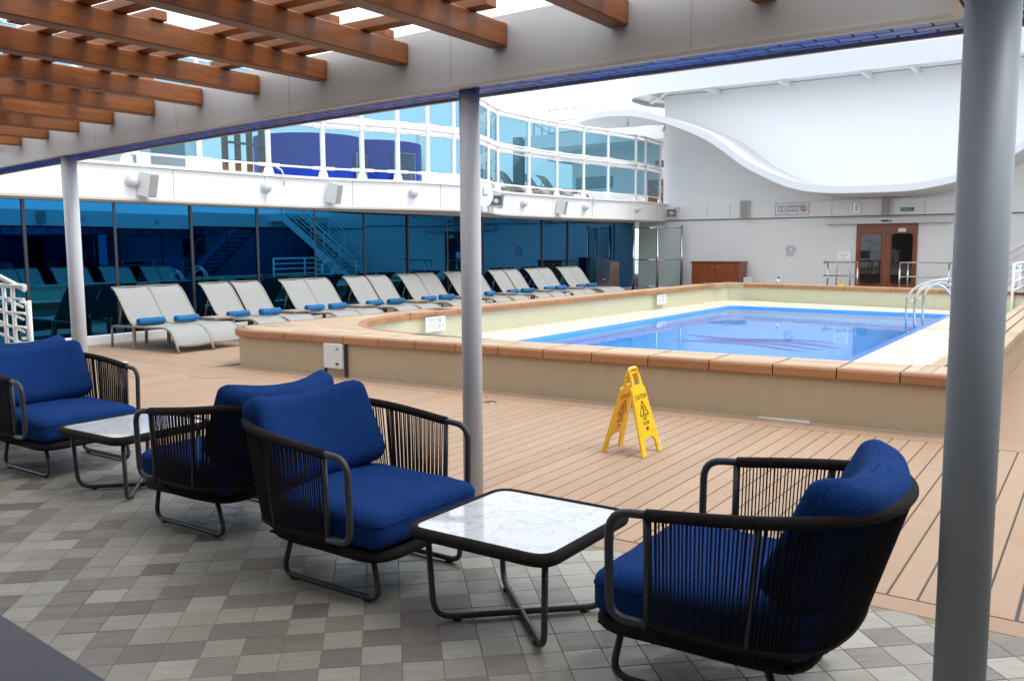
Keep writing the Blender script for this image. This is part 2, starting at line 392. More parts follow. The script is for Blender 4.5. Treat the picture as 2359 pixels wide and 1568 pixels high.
vis = sorted([c for c in cand if in_view(c) and c[1]+hl*.75 < 3.862], key=lambda c: Vector((c[0], c[1], -1.55)).dot(fwd))
for c in vis[:300]:
    obj('tile', tile_me[c[2]], None, TF, (c[0], c[1], tr.uniform(-.0012, .0)), (tr.uniform(-.002,.002), tr.uniform(-.002,.002), ta))
rest = [c for c in cand if c not in set(vis[:300])]
allm = MB(); mi = []
h2 = tp/2-.0016
for c in rest:
    poly = [(c[0]+a*ca-b*sa, c[1]+a*sa+b*ca) for a, b in ((-h2,-h2),(h2,-h2),(h2,h2),(-h2,h2))]
    # cut at the deck margin
    out = []
    for q in range(4):
        p, n = poly[q], poly[(q+1) % 4]
        if p[1] <= 3.862: out.append(p)
        if (p[1] <= 3.862) != (n[1] <= 3.862):
            t = (3.862-p[1])/(n[1]-p[1]); out.append((p[0]+(n[0]-p[0])*t, 3.862))
    if len(out) < 3: continue
    allm.prism(out, -.012, -.0005); mi += [c[2]]*(len(out)+2)
me = allm.mesh('tile_field')
for mm in mTiles: me.materials.append(mm)
me.polygons.foreach_set('material_index', mi)
tag(obj('tile_field', me, None, TF), kind='stuff')
tag(obj('paper_scrap', MB().prism([(-1.955,1.41),(-1.92,1.405),(-1.905,1.42),(-1.93,1.436),(-1.95,1.43)], .002, .008), mPaper), 'tiny crumpled white paper scrap lying on the floor tiles', 'litter')

# ------------------------------------------------------------------ pool
def x_out(y): return -9.72+(y-8)*.028
def x_in(y): return -9.10+(y-11)*.032
def y_fo(x): return 23.75-(x+8)*.25
def y_fi(x): return y_fo(x)-.48
XR_O, XR_I = -.85, -1.25
AC, AR = (-6.95, 10.25), 2.12
pool = thing('swimming_pool', 'raised swimming pool with teak coping and beige painted sides', 'pool')
def inner_loop(off=0):
    L = []
    for a in range(270, 181, -6):                      # concave corner, anticlockwise from the front
        L.append((AC[0]+(AR-off)*math.cos(R(a)), AC[1]+(AR-off)*math.sin(R(a))))
    L = L[:-1]+[(x_in(10.6)+off+.02, 10.6)]
    for yy in (13, 16, 19, 22): L.append((x_in(yy)+off, yy))
    yc = y_fi(-8.7); L += [(x_in(yc-.9)+off, yc-.9-off), (x_in(yc)+.12+off, yc-.35-off), (x_in(yc)+.45, y_fi(-8.3)-off)]
    for xx in (-6, -3.5, -2.0): L.append((xx, y_fi(xx)-off))
    L += [(XR_I-off, y_fi(-1.5)-.3-off), (XR_I-off, 16), (XR_I-off, 9.0), (XR_I-off, 8.45+off)]
    for a in range(0, 91, 15):
        L.append((XR_I-off-.22+.22*math.cos(R(a)), y_near(-1.4)+.55+off+.22-.22*math.sin(R(a))))
    for xx in (-3, -5): L.append((xx, y_near(xx)+.56+off))
    return L
def outer_loop(off=0):
    L = [(XR_O-off, y_near(XR_O)+off)]
    for xx in (-3, -6): L.append((xx, y_near(xx)+off))
    c = (-9.17, y_near(-9.1)+.55); rr = .55-off
    for a in range(270, 179, -10): L.append((c[0]+rr*math.cos(R(a)), c[1]+rr*math.sin(R(a))))
    for yy in (9, 13, 18, 22.6): L.append((x_out(yy)+off, yy))
    L += [(x_out(23)+.35, y_fo(-9.0)-off), (-5, y_fo(-5)-off), (-2.2, y_fo(-2.2)-off), (XR_O-off, y_fo(-1)-.15-off)]
    return L
def wallstrip(L, z0, z1, smooth=True):
    n = len(L); vs = [(a, b, z0) for a, b in L]+[(a, b, z1) for a, b in L]
    return MB().add(vs, [(i, (i+1) % n, n+(i+1) % n, n+i) for i in range(n)], False)
obj('outer_wall', wallstrip(outer_loop(.05), -.05, .43), mBeige, pool)
obj('cove_strip', wallstrip(outer_loop(.043), -.01, .006), mLedge, pool)
obj('inner_wall', wallstrip(inner_loop(-.04), .0, .43), mCream, pool)
obj('coping_core', ring(outer_loop(.012), inner_loop(-.012), .4972), mCaulk, pool)
obj('coping_soffit', ring(outer_loop(.01), inner_loop(-.01), .41), mNose, pool)
WL = [(-7.72, 8.9), (-2.80, 8.9), (-2.83, 20.5), (-3.0, 20.58), (-7.5, 21.0), (-7.72, 20.85)]
def offl(L, d):
    cx = sum(p[0] for p in L)/len(L); cy = sum(p[1] for p in L)/len(L)
    return [(p[0]+(d if p[0] > cx else -d), p[1]+(d if p[1] > cy else -d)) for p in L]
obj('ledge', ring(inner_loop(-.05), offl(WL, .10), .04), mLedge, pool)
obj('rim_tiles', ring(offl(WL, .105), WL, .046), mRim, pool)
obj('rim_face', wallstrip(WL, -.98, .046), mPoolB, pool)
obj('basin_floor', MB().prism(offl(WL, .05), -1.0, -.95), mPoolB, pool)
# water line
mWater = bpy.data.materials.new('pool_water'); mWater.use_nodes = True; t = mWater.node_tree; b = t.nodes['Principled BSDF']
b.inputs['Base Color'].default_value = (.90, .97, 1.0, 1); b.inputs['Transmission Weight'].default_value = 1; b.inputs['Roughness'].default_value = 0.0; b.inputs['IOR'].default_value = 1.2
n = t.nodes.new('ShaderNodeTexNoise'); n.inputs['Scale'].default_value = 2.2; n.inputs['Detail'].default_value = 2; tcw = t.nodes.new('ShaderNodeTexCoord')
t.links.new(tcw.outputs['Object'], n.inputs['Vector']); bw = t.nodes.new('ShaderNodeBump'); bw.inputs['Strength'].default_value = .07; bw.inputs['Distance'].default_value = .02
t.links.new(n.outputs['Fac'], bw.inputs['Height']); t.links.new(bw.outputs[0], b.inputs['Normal'])
wme = bpy.data.meshes.new('pool_water'); wme.from_pydata([(a, b_, 0.0) for a, b_ in offl(WL, .004)], [], [tuple(range(len(WL)))]); wme.update()
if wme.polygons[0].normal.z < 0: wme.flip_normals()
tag(obj('pool_water', wme, mWater), kind='structure')
# mark on the pool floor: flowing strokes
def stroke(pts, wid, zz):
    L = []; Rr = []
    for i, p in enumerate(pts):
        a = Vector(pts[max(i-1, 0)]); c = Vector(pts[min(i+1, len(pts)-1)]); d = (c-a).normalized(); nrm = Vector((-d.y, d.x))
        w = wid*math.sin(math.pi*min(max((i+.25)/(len(pts)-.5), 0), 1))**.6
        q = Vector(p); L.append(q+nrm*w); Rr.append(q-nrm*w)
    return MB().prism([(q.x, q.y) for q in L]+[(q.x, q.y) for q in reversed(Rr)], zz-.004, zz)
uu = Vector((1.0, -.06)); vv = Vector((.12, 1.0))
for (s0, s1, c, wd, ph) in ((-1.45, 1.2, 1.0, .16, 0), (-.95, 1.45, .35, .17, .6), (-1.25, 1.35, -.30, .13, 1.1), (-.6, 1.25, -.9, .11, 1.6)):
    pts = []
    for i in range(21):
        tt = s0+(s1-s0)*i/20
        q = Vector((-5.15, 14.9))+uu*tt*1.05+vv*(c*.55+.22*math.sin(tt*2.3+ph)); pts.append((q.x, q.y))
    obj('floor_mark', stroke(pts, wd, -.944), mLogo, pool)
# coping boards
def quad(p, z0, z1): return MB().prism(p, z0, z1)
def nosing(a, b_, inw, w, z0, z1, r=.022):
    """board from a to b, rounded on the outer edge; inw = inward unit normal"""
    a = Vector(a); b_ = Vector(b_); iw = Vector(inw)
    prof = [(w, z0), (0+r*.4, z0), (0, z0+r*.4), (0, z1-r), (r*.3, z1-r*.3), (r, z1), (w, z1)]
    vs = []
    for P in (a, b_):
        for d, z in prof: q = P+iw*d; vs.append((q.x, q.y, z))
    k = len(prof); fs = [tuple(range(k)), tuple(range(2*k-1, k-1, -1))]+[(i, (i+1) % k, k+(i+1) % k, k+i) for i in range(k)]
    return MB().add(vs, fs)
g = .011
CZ0, CZ1 = .405, .500
J = [-9.17,-8.47,-7.98,-7.48,-6.94,-6.4,-5.85,-5.30,-4.75,-4.2,-3.6,-3.0,-2.42,-1.88,-1.38]
iwn = Vector((-.0466, 1)).normalized()
for xa, xb in zip(J, J[1:]+[XR_O]):
    A = (xa+g/2, y_near(xa)); B = (xb-g/2, y_near(xb))
    obj('coping_nosing', nosing(A, B, iwn, .105, CZ0, CZ1), mNose, pool)
    if xb > -1.0: break
    for s_ in range(4):
        o0 = .112+s_*.112; o1 = o0+.103
        if s_ == 3: o1 = .56
        obj('coping_board', quad([(xa+g, y_near(xa)+o0), (xb-g, y_near(xb)+o0), (xb-g, y_near(xb)+o1), (xa+g, y_near(xa)+o1)], .47, CZ1), mTeak, pool)
for s_ in range(4):
    o0 = .112+s_*.112; o1 = o0+.103
    ya = y_near(-9.2)+o0; yb = y_near(-9.2)+o1
    def lxc(y): return -9.17-math.sqrt(max(.435**2-max(7.845-y, 0)**2, 0))
    obj('coping_board', quad([(lxc(ya), ya), (-9.178, ya), (-9.178, min(yb, 7.872)), (lxc(min(yb, 7.872)), min(yb, 7.872))], .47, CZ1), mTeak, pool)
# inner edge of the front coping and cross boards of its last segment
for xa, xb in zip(J[4:], J[5:]):
    obj('coping_nosing', nosing((xb-g/2, y_near(xb)+.575), (xa+g/2, y_near(xa)+.575), (0, -1), .012, CZ0, CZ1-.001, .01), mNose, pool)
xx = -1.375
while xx < XR_O-.02:
    x2 = min(xx+.102, XR_O-.02)
    obj('coping_board', quad([(xx, y_near(xx)+.11), (x2, y_near(x2)+.11), (x2, y_near(x2)+.56), (xx, y_near(xx)+.56)], .47, CZ1), mTeakY, pool); xx += .107
# outer rounded corner nosing
c0 = (-9.17, y_near(-9.1)+.55)
prev = None
for a in range(270, 179, -10):
    p = (c0[0]+.55*math.cos(R(a)), c0[1]+.55*math.sin(R(a)))
    if prev: 
        mid = Vector(((p[0]+prev[0])/2, (p[1]+prev[1])/2)); iw = (Vector(c0)-mid).normalized()
        obj('coping_nosing', nosing(prev, p, iw, .105, CZ0, CZ1), mNose, pool)
    prev = p
# wide corner: boards clipped by the concave inner edge
yy = 7.88
while yy < 11.25:
    y2 = yy+.102
    def xr(y):
        if y < AC[1]-.0:
            d = AR*AR-(AC[1]-y)**2
            return (AC[0]-math.sqrt(d) if d > 0 else AC[0])-.115
        return x_in(y)-.115
    ym = (yy+y2)/2
    if ym < AC[1]-AR+.06: xe = J[0] if False else -6.94
    else: xe = xr(ym)
    xl = x_out(ym)+.11
    cdx = c0[1]-ym
    if cdx > 0: xl = max(xl, c0[0]-math.sqrt(max(.44**2-cdx*cdx, 0)))
    cuts = [xl]+[q for q in (-9.0,-8.47,-7.98,-7.48) if xl+.15 < q < xe-.15]+[xe]
    for a, b_ in zip(cuts, cuts[1:]):
        ea = xr(yy) if (b_ == xe and ym >= AC[1]-AR+.06 and yy > AC[1]-AR) else b_
        eb = xr(y2) if (b_ == xe and ym >= AC[1]-AR+.06) else b_
        if min(ea, eb)-a > .03 and yy > y_near(a)+.43:
            obj('coping_board', quad([(a+.002, yy), (ea-.003, yy), (eb-.003, y2), (a+.002, y2)], .47, CZ1-.001), mTeak, pool)
    yy += .11
prev = None
for a in range(270, 181, -11):
    p = (AC[0]+(AR-.02)*math.cos(R(a)), AC[1]+(AR-.02)*math.sin(R(a)))
    if prev:
        mid = Vector(((p[0]+prev[0])/2, (p[1]+prev[1])/2)); ow = (mid-Vector(AC)).normalized()
        obj('coping_nosing', nosing(p, prev, ow, .12, CZ0, CZ1+.001), mNose, pool)
    prev = p
# left side
obj('coping_nosing', nosing((AC[0]-(AR-.02)*math.cos(R(2)), AC[1]-.075), (x_in(10.44)+.02, 10.44), (-1, 0), .12, CZ0, CZ1+.001), mNoseY, pool)
yy = 10.45
while yy < 22.4:
    y2 = yy+.61
    a0, a1 = x_in(yy)+.02, x_in(y2-g)+.02
    obj('coping_nosing', nosing((a0, yy), (a1, y2-g), (-1, 0), .115, CZ0, CZ1+.001), mNoseY, pool)
    if yy > 11.2:
        for q in range(4):
            f0, f1 = q/4, (q+1)/4
            def lx(y, f): return (x_out(y)+.115)*(1-f)+(x_in(y)-.10)*f
            obj('coping_board', quad([(lx(yy, f0)+.003, yy), (lx(yy, f1)-.003, yy), (lx(y2, f1)-.003, y2-g), (lx(y2, f0)+.003, y2-g)], .47, CZ1), mTeakY, pool)
    yy = y2
yy = 7.9
while yy < 22.4:
    y2 = yy+.8
    obj('coping_nosing', nosing((x_out(y2)-.005, y2-g), (x_out(yy)-.005, yy), (1, 0), .115, CZ0, CZ1), mNoseY, pool); yy = y2
# far corner and far side
obj('coping_board', quad([(x_out(22.4), 22.35), (x_in(22.4)+.02, 22.35), (x_in(22.6)+.1, y_fi(-8.7)-.4), (-8.25, y_fi(-8.25)), (-8.25, y_fo(-8.25)), (-8.95, y_fo(-8.95))], .405, CZ1), mTeak, pool)
xx = -8.24
while xx < -1.0:
    x2 = min(xx+.56, XR_O)
    obj('coping_nosing', nosing((x2-g, y_fi(x2)-.015), (xx, y_fi(xx)-.015), (0, 1), .12, CZ0, CZ1+.001), mNose, pool)
    for q in range(3):
        o0, o1 = .11+q*.125, .11+q*.125+.119
        obj('coping_board', quad([(xx, y_fi(xx)+o0), (x2-g, y_fi(x2)+o0), (x2-g, y_fi(x2)+o1), (xx, y_fi(xx)+o1)], .47, CZ1), mTeak, pool)
    xx = x2+.0001
# right side
yy = y_near(-.85)+.56
while yy < 21.4:
    y2 = yy+.62
    for a, b_ in ((XR_I-.015, XR_I+.115), (XR_I+.12, XR_I+.255), (XR_I+.26, XR_O+.0)):
        obj('coping_board', MB().cbox(a, b_, yy, y2-g, .405, CZ1, .012), mTeakY, pool)
    yy = y2
# depth notices inside the pool
def depth_plate(x, y, w, h, z, lab):
    o = tag(obj('depth_sign', MB().cbox(-.004, .004, -w/2, w/2, -h/2, h/2, .002), mPaper, None, (x, y, z)), lab, 'sign')
    for s_, sz, dz in (('POOL DEPTH AT HIGHER LEVEL', .034, .082), ('3  3   0.98', .075, .035), ('POOL DEPTH AT LOWER LEVEL', .034, -.022), ('1  8   0.5', .075, -.072)):
        me = text_mesh(s_, sz, font_sx=.9)
        obj('lettering', me, mTextG, o, (.0052, 0, dz), FX)
    for s_, px, dz in (('ft', -.105, .055), ('in', -.055, .055), ('m', .105, .055), ('ft', -.095, -.052), ('in', -.045, -.052), ('m', .09, -.052)):
        obj('lettering', text_mesh(s_, .026), mTextG, o, (.0052, px, dz), FX)
    return o
depth_plate(x_in(10.9)+.085, 10.98, .50, .235, .30, 'white pool depth notice on the inner wall by the curved corner')
depth_plate(x_in(19.1)+.055, 19.15, .50, .225, .27, 'distant white pool depth notice on the long inner wall')
# electrical box on the front wall; dark side strips stand in for recess shade
eb = thing('switch_box', 'white metal switch box with black knob on the beige pool wall', 'box', (-7.64, y_near(-7.64), 0))
obj('housing', MB().cbox(-.155, .155, -.012, .05, .105, .405, .006), mPale, eb)
obj('knob', MB().disc((.085, -.012, .165), .014, (0,-1,0), .025, 8), mBlack, eb)
obj('knob', MB().disc((.085, -.012, .345), .009, (0,-1,0), .02, 8), mBlack, eb)
for q in (-.171, .171): obj('recess_shade', MB().box(q-.013, q+.013, .02, .06, .01, .405), mMull, eb)
tag(obj('sealing_strip', MB().box(-2.55, -2.1, y_near(-2.3)+.035, y_near(-2.3)+.06, .0, .014), mPaper), 'short white sealing strip at the foot of the pool wall', 'strip')
# ladder
ld = thing('pool_ladder', 'stainless steel pool ladder with two arched hoops', 'ladder', (-2.55, 17.45, 0))
def hoop(y, xa, xb, ztop, zend, name='hoop'):
    pts = [(xa, y, .04)]
    cx = (xa+xb)/2; rx = (xa-xb)/2
    for a in range(0, 181, 12): pts.append((cx+rx*math.cos(R(a)), y, ztop-.33+.33*math.sin(R(a))))
    pts.append((xb, y, zend)); return obj(name, MB().tube(pts, .021, 10), mSteel, ld)
hoop(-.40, .28, -.33, .83, -.6); hoop(.46, .28, -.33, .83, -.6)
for y_ in (-.40, .46):
    pts = [(-.47, y_, -.6), (-.47, y_, .50)]+[(-.47+.62*(1-math.cos(R(a))), y_, .50+.42*math.sin(R(a))) for a in range(10, 91, 10)]+[(.19, y_, .915), (.205, y_, .80)]
    obj('grab_rail', MB().tube(fillet(pts, .04, 2), .016, 8), mSteel, ld)
    obj('flange', MB().disc((.28, y_, .04), .05, (0,0,1), .012, 16), mSteel, ld)
    obj('tie_bar', MB().cyl((-.47, y_, .52), (-.34, y_, .52), .012, 8), mSteel, ld)
for z in (-.15, -.42): obj('step', MB().cbox(-.47, -.36, -.40, .46, z-.015, z+.015), mSteel, ld)

# ------------------------------------------------------------------ pergola
def yi(x): return sinterp(x, [-11.5,-9.5,-7.7,-6.2,-4.7,-3.3,-2,0,2], [4.92,4.60,4.33,4.12,3.95,3.83,3.77,3.74,3.74])
BW = .27
pg = thing('pergola', 'timber slatted pergola on a grey beam with round posts', 'pergola', (-4, 3, 0))
pg.location = (0, 0, 0)
bx = [-11.4+i*.42 for i in range(27)]+[-.18]
bx = [v for v in bx if v <= -.18]
def strip(fn0, fn1, z0, z1):
    L = [(v, fn0(v)) for v in bx]+[(v, fn1(v)) for v in reversed(bx)]
    return MB().prism(L, z0, z1)
obj('beam', strip(yi, lambda v: yi(v)+BW, 2.41, 2.725), mBeam, pg)
obj('trim_strip', strip(lambda v: yi(v)-.012, lambda v: yi(v)+.03, 2.392, 2.409), mTrim, pg)
obj('trim_strip', strip(lambda v: yi(v)+BW-.012, lambda v: yi(v)+BW+.012, 2.385, 2.43), mTrim, pg)
obj('soffit_backing', strip(lambda v: yi(v)+.03, lambda v: yi(v)+BW-.012, 2.404, 2.4095), mGrout, pg)
stl = {}
def soffit_tile(x, y, a, l=.146, w=.07):
    if (l, w) not in stl:
        me = MB().cbox(-l/2, l/2, -w/2, w/2, -.006, .006, .003).mesh('soffit_tile'); me.materials.append(mBlueTile); stl[(l, w)] = me
    obj('soffit_tile', stl[(l, w)], None, pg, (x, y, 2.402), (rnd.uniform(-.012,.012), rnd.uniform(-.008,.008), a))
for row in range(3):
    x = -10.0+(row % 2)*.075
    while x < -.3:
        a = math.atan2(yi(x+.1)-yi(x-.1), .2)
        soffit_tile(x, yi(x)+.03+.0375+row*.0755, a); x += .15
# return beam towards the viewer at the corner, with its own tiled soffit
obj('beam', MB().box(-.50, -.06, -2.0, yi(-.4)-.002, 2.415, 2.72), mBeam, pg)
obj('trim_strip', MB().box(-.535, -.49, -1.0, yi(-.5)-.014, 2.392, 2.73), mTrim, pg)
for row in range(4):
    y = yi(-.4)-.08-(row % 2)*.075
    while y > .9:
        soffit_tile(-.45+row*.08, y, R(90)); y -= .15
for v in (-1.6,-3.0,-4.4,-5.8,-7.2): obj('seam', MB().box(v-.002, v+.002, yi(v)-.0025, yi(v)+.004, 2.42, 2.72), mTrim, pg)
jx = [-1.21-.7*i for i in range(13)]
jtop = 2.68
for v in jx:
    L = yi(v)-.9
    me = MB().cbox(-.05, .05, -L, 0, 2.562, jtop, .006)
    # small end notch on top
    obj('joist', me, mWood, pg, (v-.05, yi(v)-.002, 0))
obj('beam', MB().box(-11.4, -.5, .62, .9, 2.41, 2.72), mBeam, pg)
br = random.Random(11)
y = 1.02
while y < 4.3:
    x = -10.4+br.uniform(0, .6)
    while x < -.75:
        ln = br.choice((.85, 1.1, 1.5, 1.9, 2.3)); x2 = min(x+ln, -.7)
        if yi((x+x2)/2) > y+.15 and yi(x2) > y+.12 and x2-x > .3:
            obj('batten', MB().cbox(x, x2, -.04, .04, jtop+.001, jtop+.05, .004), mWoodX, pg, (0, y+br.uniform(-.008,.008), 0))
        x = x2+br.choice((.02, .25, .5, .7))
    y += .19
# posts of the pergola
def post(x, y, r, m, top=2.40):
    c = obj('post', MB().tube([(0,0,0),(0,0,top)], r, 28), m, pg, (x, y, 0))
    obj('collar', MB().disc((0,0,top-.004), r*1.35, (0,0,1), .01, 28), mBlueTile, c)
post(-2.965, 3.93, .0575, mColW); post(-8.0, 4.46, .066, mColW)
cl = thing('column', 'thick grey painted round column close by on the right', 'column', (-.30, 2.74, 0))
obj('shaft', MB().tube([(0,0,0),(0,0,2.41)], .0695, 40), mCol, cl)
obj('base_collar', MB().disc((0,0,0), .09, (0,0,1), .03, 32), mCol, cl)

# shelter behind the viewer (ceiling and bulkhead) that shades the lounge
tag(obj('bulkhead', MB().box(-11.5, 4.0, -3.2, -3.0, 0, 2.95), mDarkIn), 'dark lounge bulkhead behind the viewer', 'wall')
tag(obj('ceiling', MB().box(-11.5, 4.0, -3.0, .62, 2.75, 2.95), mDarkIn), kind='structure')
tag(obj('side_screen', MB().box(1.6, 1.75, -3.0, 3.7, 0, 2.74), mDarkIn), 'grey partition beside the lounge, right of the viewer', 'wall')
ct = thing('counter', 'slate blue counter top edge in the lower left corner', 'counter', (-1.9, .145, 0))
obj('counter_top', MB().cbox(-1.2, 1.0, -.75, .605, .86, .90, .008), mCounter, ct, None, (0, 0, R(-4.5)))
obj('pedestal', MB().box(-.9, .7, -.6, .25, 0, .86), mCounter, ct)

# ------------------------------------------------------------------ lounge chairs
def cushion(sx, sy, sz, r, n=12, puff=.012, bend=0):
    mb = MB(); bm = bmesh.new(); bmesh.ops.create_cube(bm, size=2)
    bmesh.ops.subdivide_edges(bm, edges=bm.edges, cuts=n, use_grid_fill=True)
    vs = []
    for v in bm.verts:
        p = Vector((v.co.x*sx/2, v.co.y*sy/2, v.co.z*sz/2))
        q = Vector((max(min(p.x, sx/2-r), -sx/2+r), max(min(p.y, sy/2-r), -sy/2+r), max(min(p.z, sz/2-r), -sz/2+r)))
        d = p-q
        if d.length > 1e-6: p = q+d.normalized()*r if d.length > 0 else p
        u, w = v.co.x, v.co.y
        p.z += (1 if v.co.z > 0 else -1)*abs(v.co.z)*puff*(1-u*u)*(1-w*w)
        q3 = Vector((p.x*7+sx*31, p.y*7, p.z*3)); p.z += .009*mnoise.noise(q3)*(1 if v.co.z > 0 else .4); p.x += .004*mnoise.noise(q3*1.7+Vector((9,2,5)))
        p.z -= bend*(p.y*p.y-.03)
        vs.append(p)
    bm.verts.index_update()
    mb.add(vs, [[v.index for v in f.verts] for f in bm.faces], True); bm.free(); return mb
def rim_path(n=48):
    """upper rim in plan from right arm front, round the back, to the left arm front: list of (x,y,z)"""
    pts = [(.12,-.422),(-.10,-.43),(-.28,-.42),(-.43,-.375),(-.53,-.28),(-.582,-.14),(-.595,0)]
    pts = pts+[(a, -b_) for a, b_ in reversed(pts[:-1])]
    P = [Vector(p) for p in pts]; out = []
    d = [0]
    for a, b_ in zip(P, P[1:]): d.append(d[-1]+(b_-a).length)
    for i in range(n+1):
        s_ = d[-1]*i/n
        out.append((sinterp(s_, d, [p.x for p in P]), sinterp(s_, d, [p.y for p in P])))
    return out, d[-1]
def chair():
    o = bpy.data.objects.new('lounge_chair', None); COL.objects.link(o); o.empty_display_size = .1
    rp, ln = rim_path(48)
    def zt(x): return .672+.065*min(max((.12-x)/.6, 0), 1)
    def zm(x): return .295
    top = [(a, b_, zt(a)) for a, b_ in rp]
    def shrink(a, b_, kx, ky): return (a*kx if a < 0 else a, b_*ky)
    mid = []
    for a, b_ in rp:
        t_ = min(max((.12-a)/.75, 0), 1); mid.append((a+.15*t_*t_, b_*.965, .295+.0*t_))
    low = []
    for a, b_ in rp:
        t_ = min(max((.12-a)/.75, 0), 1); low.append((a+.27*t_*t_, b_*.80, .205))
    obj('upper_rim', MB().tube(top, .022, 10), mRope, o)
    obj('side_rail', MB().tube(mid, .012, 8), mRope, o)
    # seat base ring, rope wrapped
    br_ = fillet([(-.36,-.32,.225),(.36,-.345,.225),(.36,.345,.225),(-.36,.32,.225)], .13, 6, True)
    obj('seat_ring', MB().tube(br_, .026, 10, True), mRope, o)
    # rope cords, two layers
    mb = MB()
    N = 140
    def samp(L, f):
        k = f*(len(L)-1); i = min(int(k), len(L)-2); t_ = k-i; return Vector(L[i])*(1-t_)+Vector(L[i+1])*t_
    for lay, (off, ph, kk) in enumerate(((.011, 0, 1.0), (-.011, .45, 1.0))):
        for i in range(N):
            f = (i+.5+ph)/(N+1)
            if lay == 1 and i % 2: continue
            A = samp(top, f); B = samp(mid, f); C_ = samp(low, f)
            nrm = Vector((A.x*.3, A.y, 0)) if A.x > -.3 else Vector((A.x, A.y*.5, 0)); nrm.normalize()
            j_ = rnd.uniform(-.0016, .0016)
            tg = Vector((-nrm.y, nrm.x, 0))*j_
            pts = [A+nrm*off+tg, B+nrm*(off*.6)] + ([C_+nrm*off*.4] if lay == 0 else [])
            mb.tube(pts, .0031 if lay == 0 else .0026, 4, smooth=False)
    tag(obj('rope_weave', mb, mRopeD, o), kind='stuff')
    # under-seat weave
    mu = MB()
    for i in range(46):
        x = -.34+i*.0152
        mu.tube([(x, -.335, .222), (x+.004, 0, .205), (x, .335, .222)], .006, 4, smooth=False)
    tag(obj('seat_weave', mu, mRopeD, o), kind='stuff')
    # arm loops and posts
    for s_ in (-1, 1):
        y = .42*s_
        lp = fillet([(.10, y, .674), (.262, y*1.0, .662), (.262, y*.975, .292), (.12, y*.965, .292)], .085, 6)
        obj('arm_loop', MB().tube(lp, .0155, 10), mChar, o)
        obj('arm_post', MB().cyl((.122, y*.995, .66), (.122, y*.965, .292), .013, 8), mChar, o)
        a = samp(top, .19 if s_ < 0 else .81); b_ = samp(mid, .19 if s_ < 0 else .81)
        obj('arm_post', MB().cyl(a, b_, .011, 8), mChar, o)
        # sled leg
        yy = .29*s_
        sl = fillet([(-.245, yy*.98, .215), (-.305, yy*1.0, .05), (-.20, yy, .018), (.20, yy, .018), (.31, yy, .03), (.275, yy*.98, .215)], [.0,.06,.05,.05,.07,0], 6)
        sl = fillet([(-.24, yy, .215), (-.31, yy, .018), (.315, yy, .018), (.27, yy, .215)], .075, 7)
        lg = obj('leg', MB().tube(sl, .0135, 10), mChar, o)
        for fx in (-.235, .235): obj('foot', MB().cbox(fx-.018, fx+.018, yy-.012, yy+.012, -.001, .018, .003), mBlack, lg)
    sc_ = obj('seat_cushion', cushion(.77, .72, .17, .058, 14, .012), mFab, o, (-.012, 0, .335))
    sm = fillet([(-.383,-.358,.03),(.383,-.358,.03),(.383,.358,.03),(-.383,.358,.03)], .06, 6, True)
    obj('seam', MB().tube(sm, .0032, 5, True), mSeam, sc_)
    bc = obj('back_cushion', cushion(.45, .735, .17, .065, 18, .014, .75), mFab, o, (-.425, 0, .612), (0, R(-115), 0))
    sm = fillet([(-.215,-.351,-.05),(.215,-.351,-.05),(.215,-.12,-.05),(.215,.12,-.05),(.215,.351,-.05),(-.215,.351,-.05),(-.215,.12,-.05),(-.215,-.12,-.05)], .07, 6, True)
    sm = [Vector((q.x, q.y, q.z-.75*(q.y*q.y-.03))) for q in sm]
    obj('seam', MB().tube(sm, .0032, 5, True), mSeam, bc)
    return o
GCH = 'blue lounge chairs under the pergola'
c0_ = chair()
def place_chair(loc, rz, label, first=False):
    o = c0_ if first else copy_tree(c0_)
    o.location = loc; o.rotation_euler = (0, 0, rz); return tag(o, label, 'chair', GCH)
place_chair((-2.86, 2.985, 0), 0, 'blue cushioned rope chair in the middle, facing right to the nearest marble table', True)
place_chair((-1.09, 2.965, 0), math.pi, 'blue cushioned rope chair on the right, its back to the thick grey column')
place_chair((-4.14, 3.165, 0), math.pi, 'blue cushioned rope chair facing left, back to back with the middle chair')
place_chair((-6.17, 3.30, 0), 0, 'blue cushioned rope chair at the left edge, facing right beside the farther marble table')
place_chair((-7.50, 3.45, 0), math.pi, 'rope chair mostly hidden at far left, only its blue back cushion top showing')

def table():
    o = bpy.data.objects.new('side_table', None); COL.objects.link(o)
    h = .335
    rim = fillet([(-h,-h,.40),(h,-h,.40),(h,h,.40),(-h,h,.40)], .085, 8, True)
    obj('rim', MB().tube(rim, .022, 12, True, rz=.026), mRope, o)
    i_ = .322; tp_ = fillet([(-i_,-i_,0),(i_,-i_,0),(i_,i_,0),(-i_,i_,0)], .075, 8, True)
    obj('table_top', MB().prism([(p.x, p.y) for p in tp_], .395, .419), mMarble, o)
    for s_ in (1, -1):
        p = [(-.285,-.265*s_,.38), (-.27,-.25*s_,.018), (.27,.25*s_,.018), (.285,.265*s_,.38)]
        if s_ < 0: p = [(a, b_, z if z > .1 else z+.0) for a, b_, z in p]
        lg = obj('leg', MB().tube(fillet(p, .085, 7), .0135, 10), mChar, o)
        for q in (-.2, .2): obj('foot', MB().cbox(q-.016, q+.016, q*s_*.926-.016, q*s_*.926+.016, -.001, .018, .003), mBlack, lg)
    return o
t1 = table(); t1.location = (-1.975, 2.945, 0); tag(t1, 'square marble topped rope table nearest, between the two facing chairs', 'table', 'marble side tables')
t2 = copy_tree(t1); t2.location = (-5.17, 3.22, 0); tag(t2, 'square marble topped rope table farther left, partly behind the chair arm', 'table', 'marble side tables')

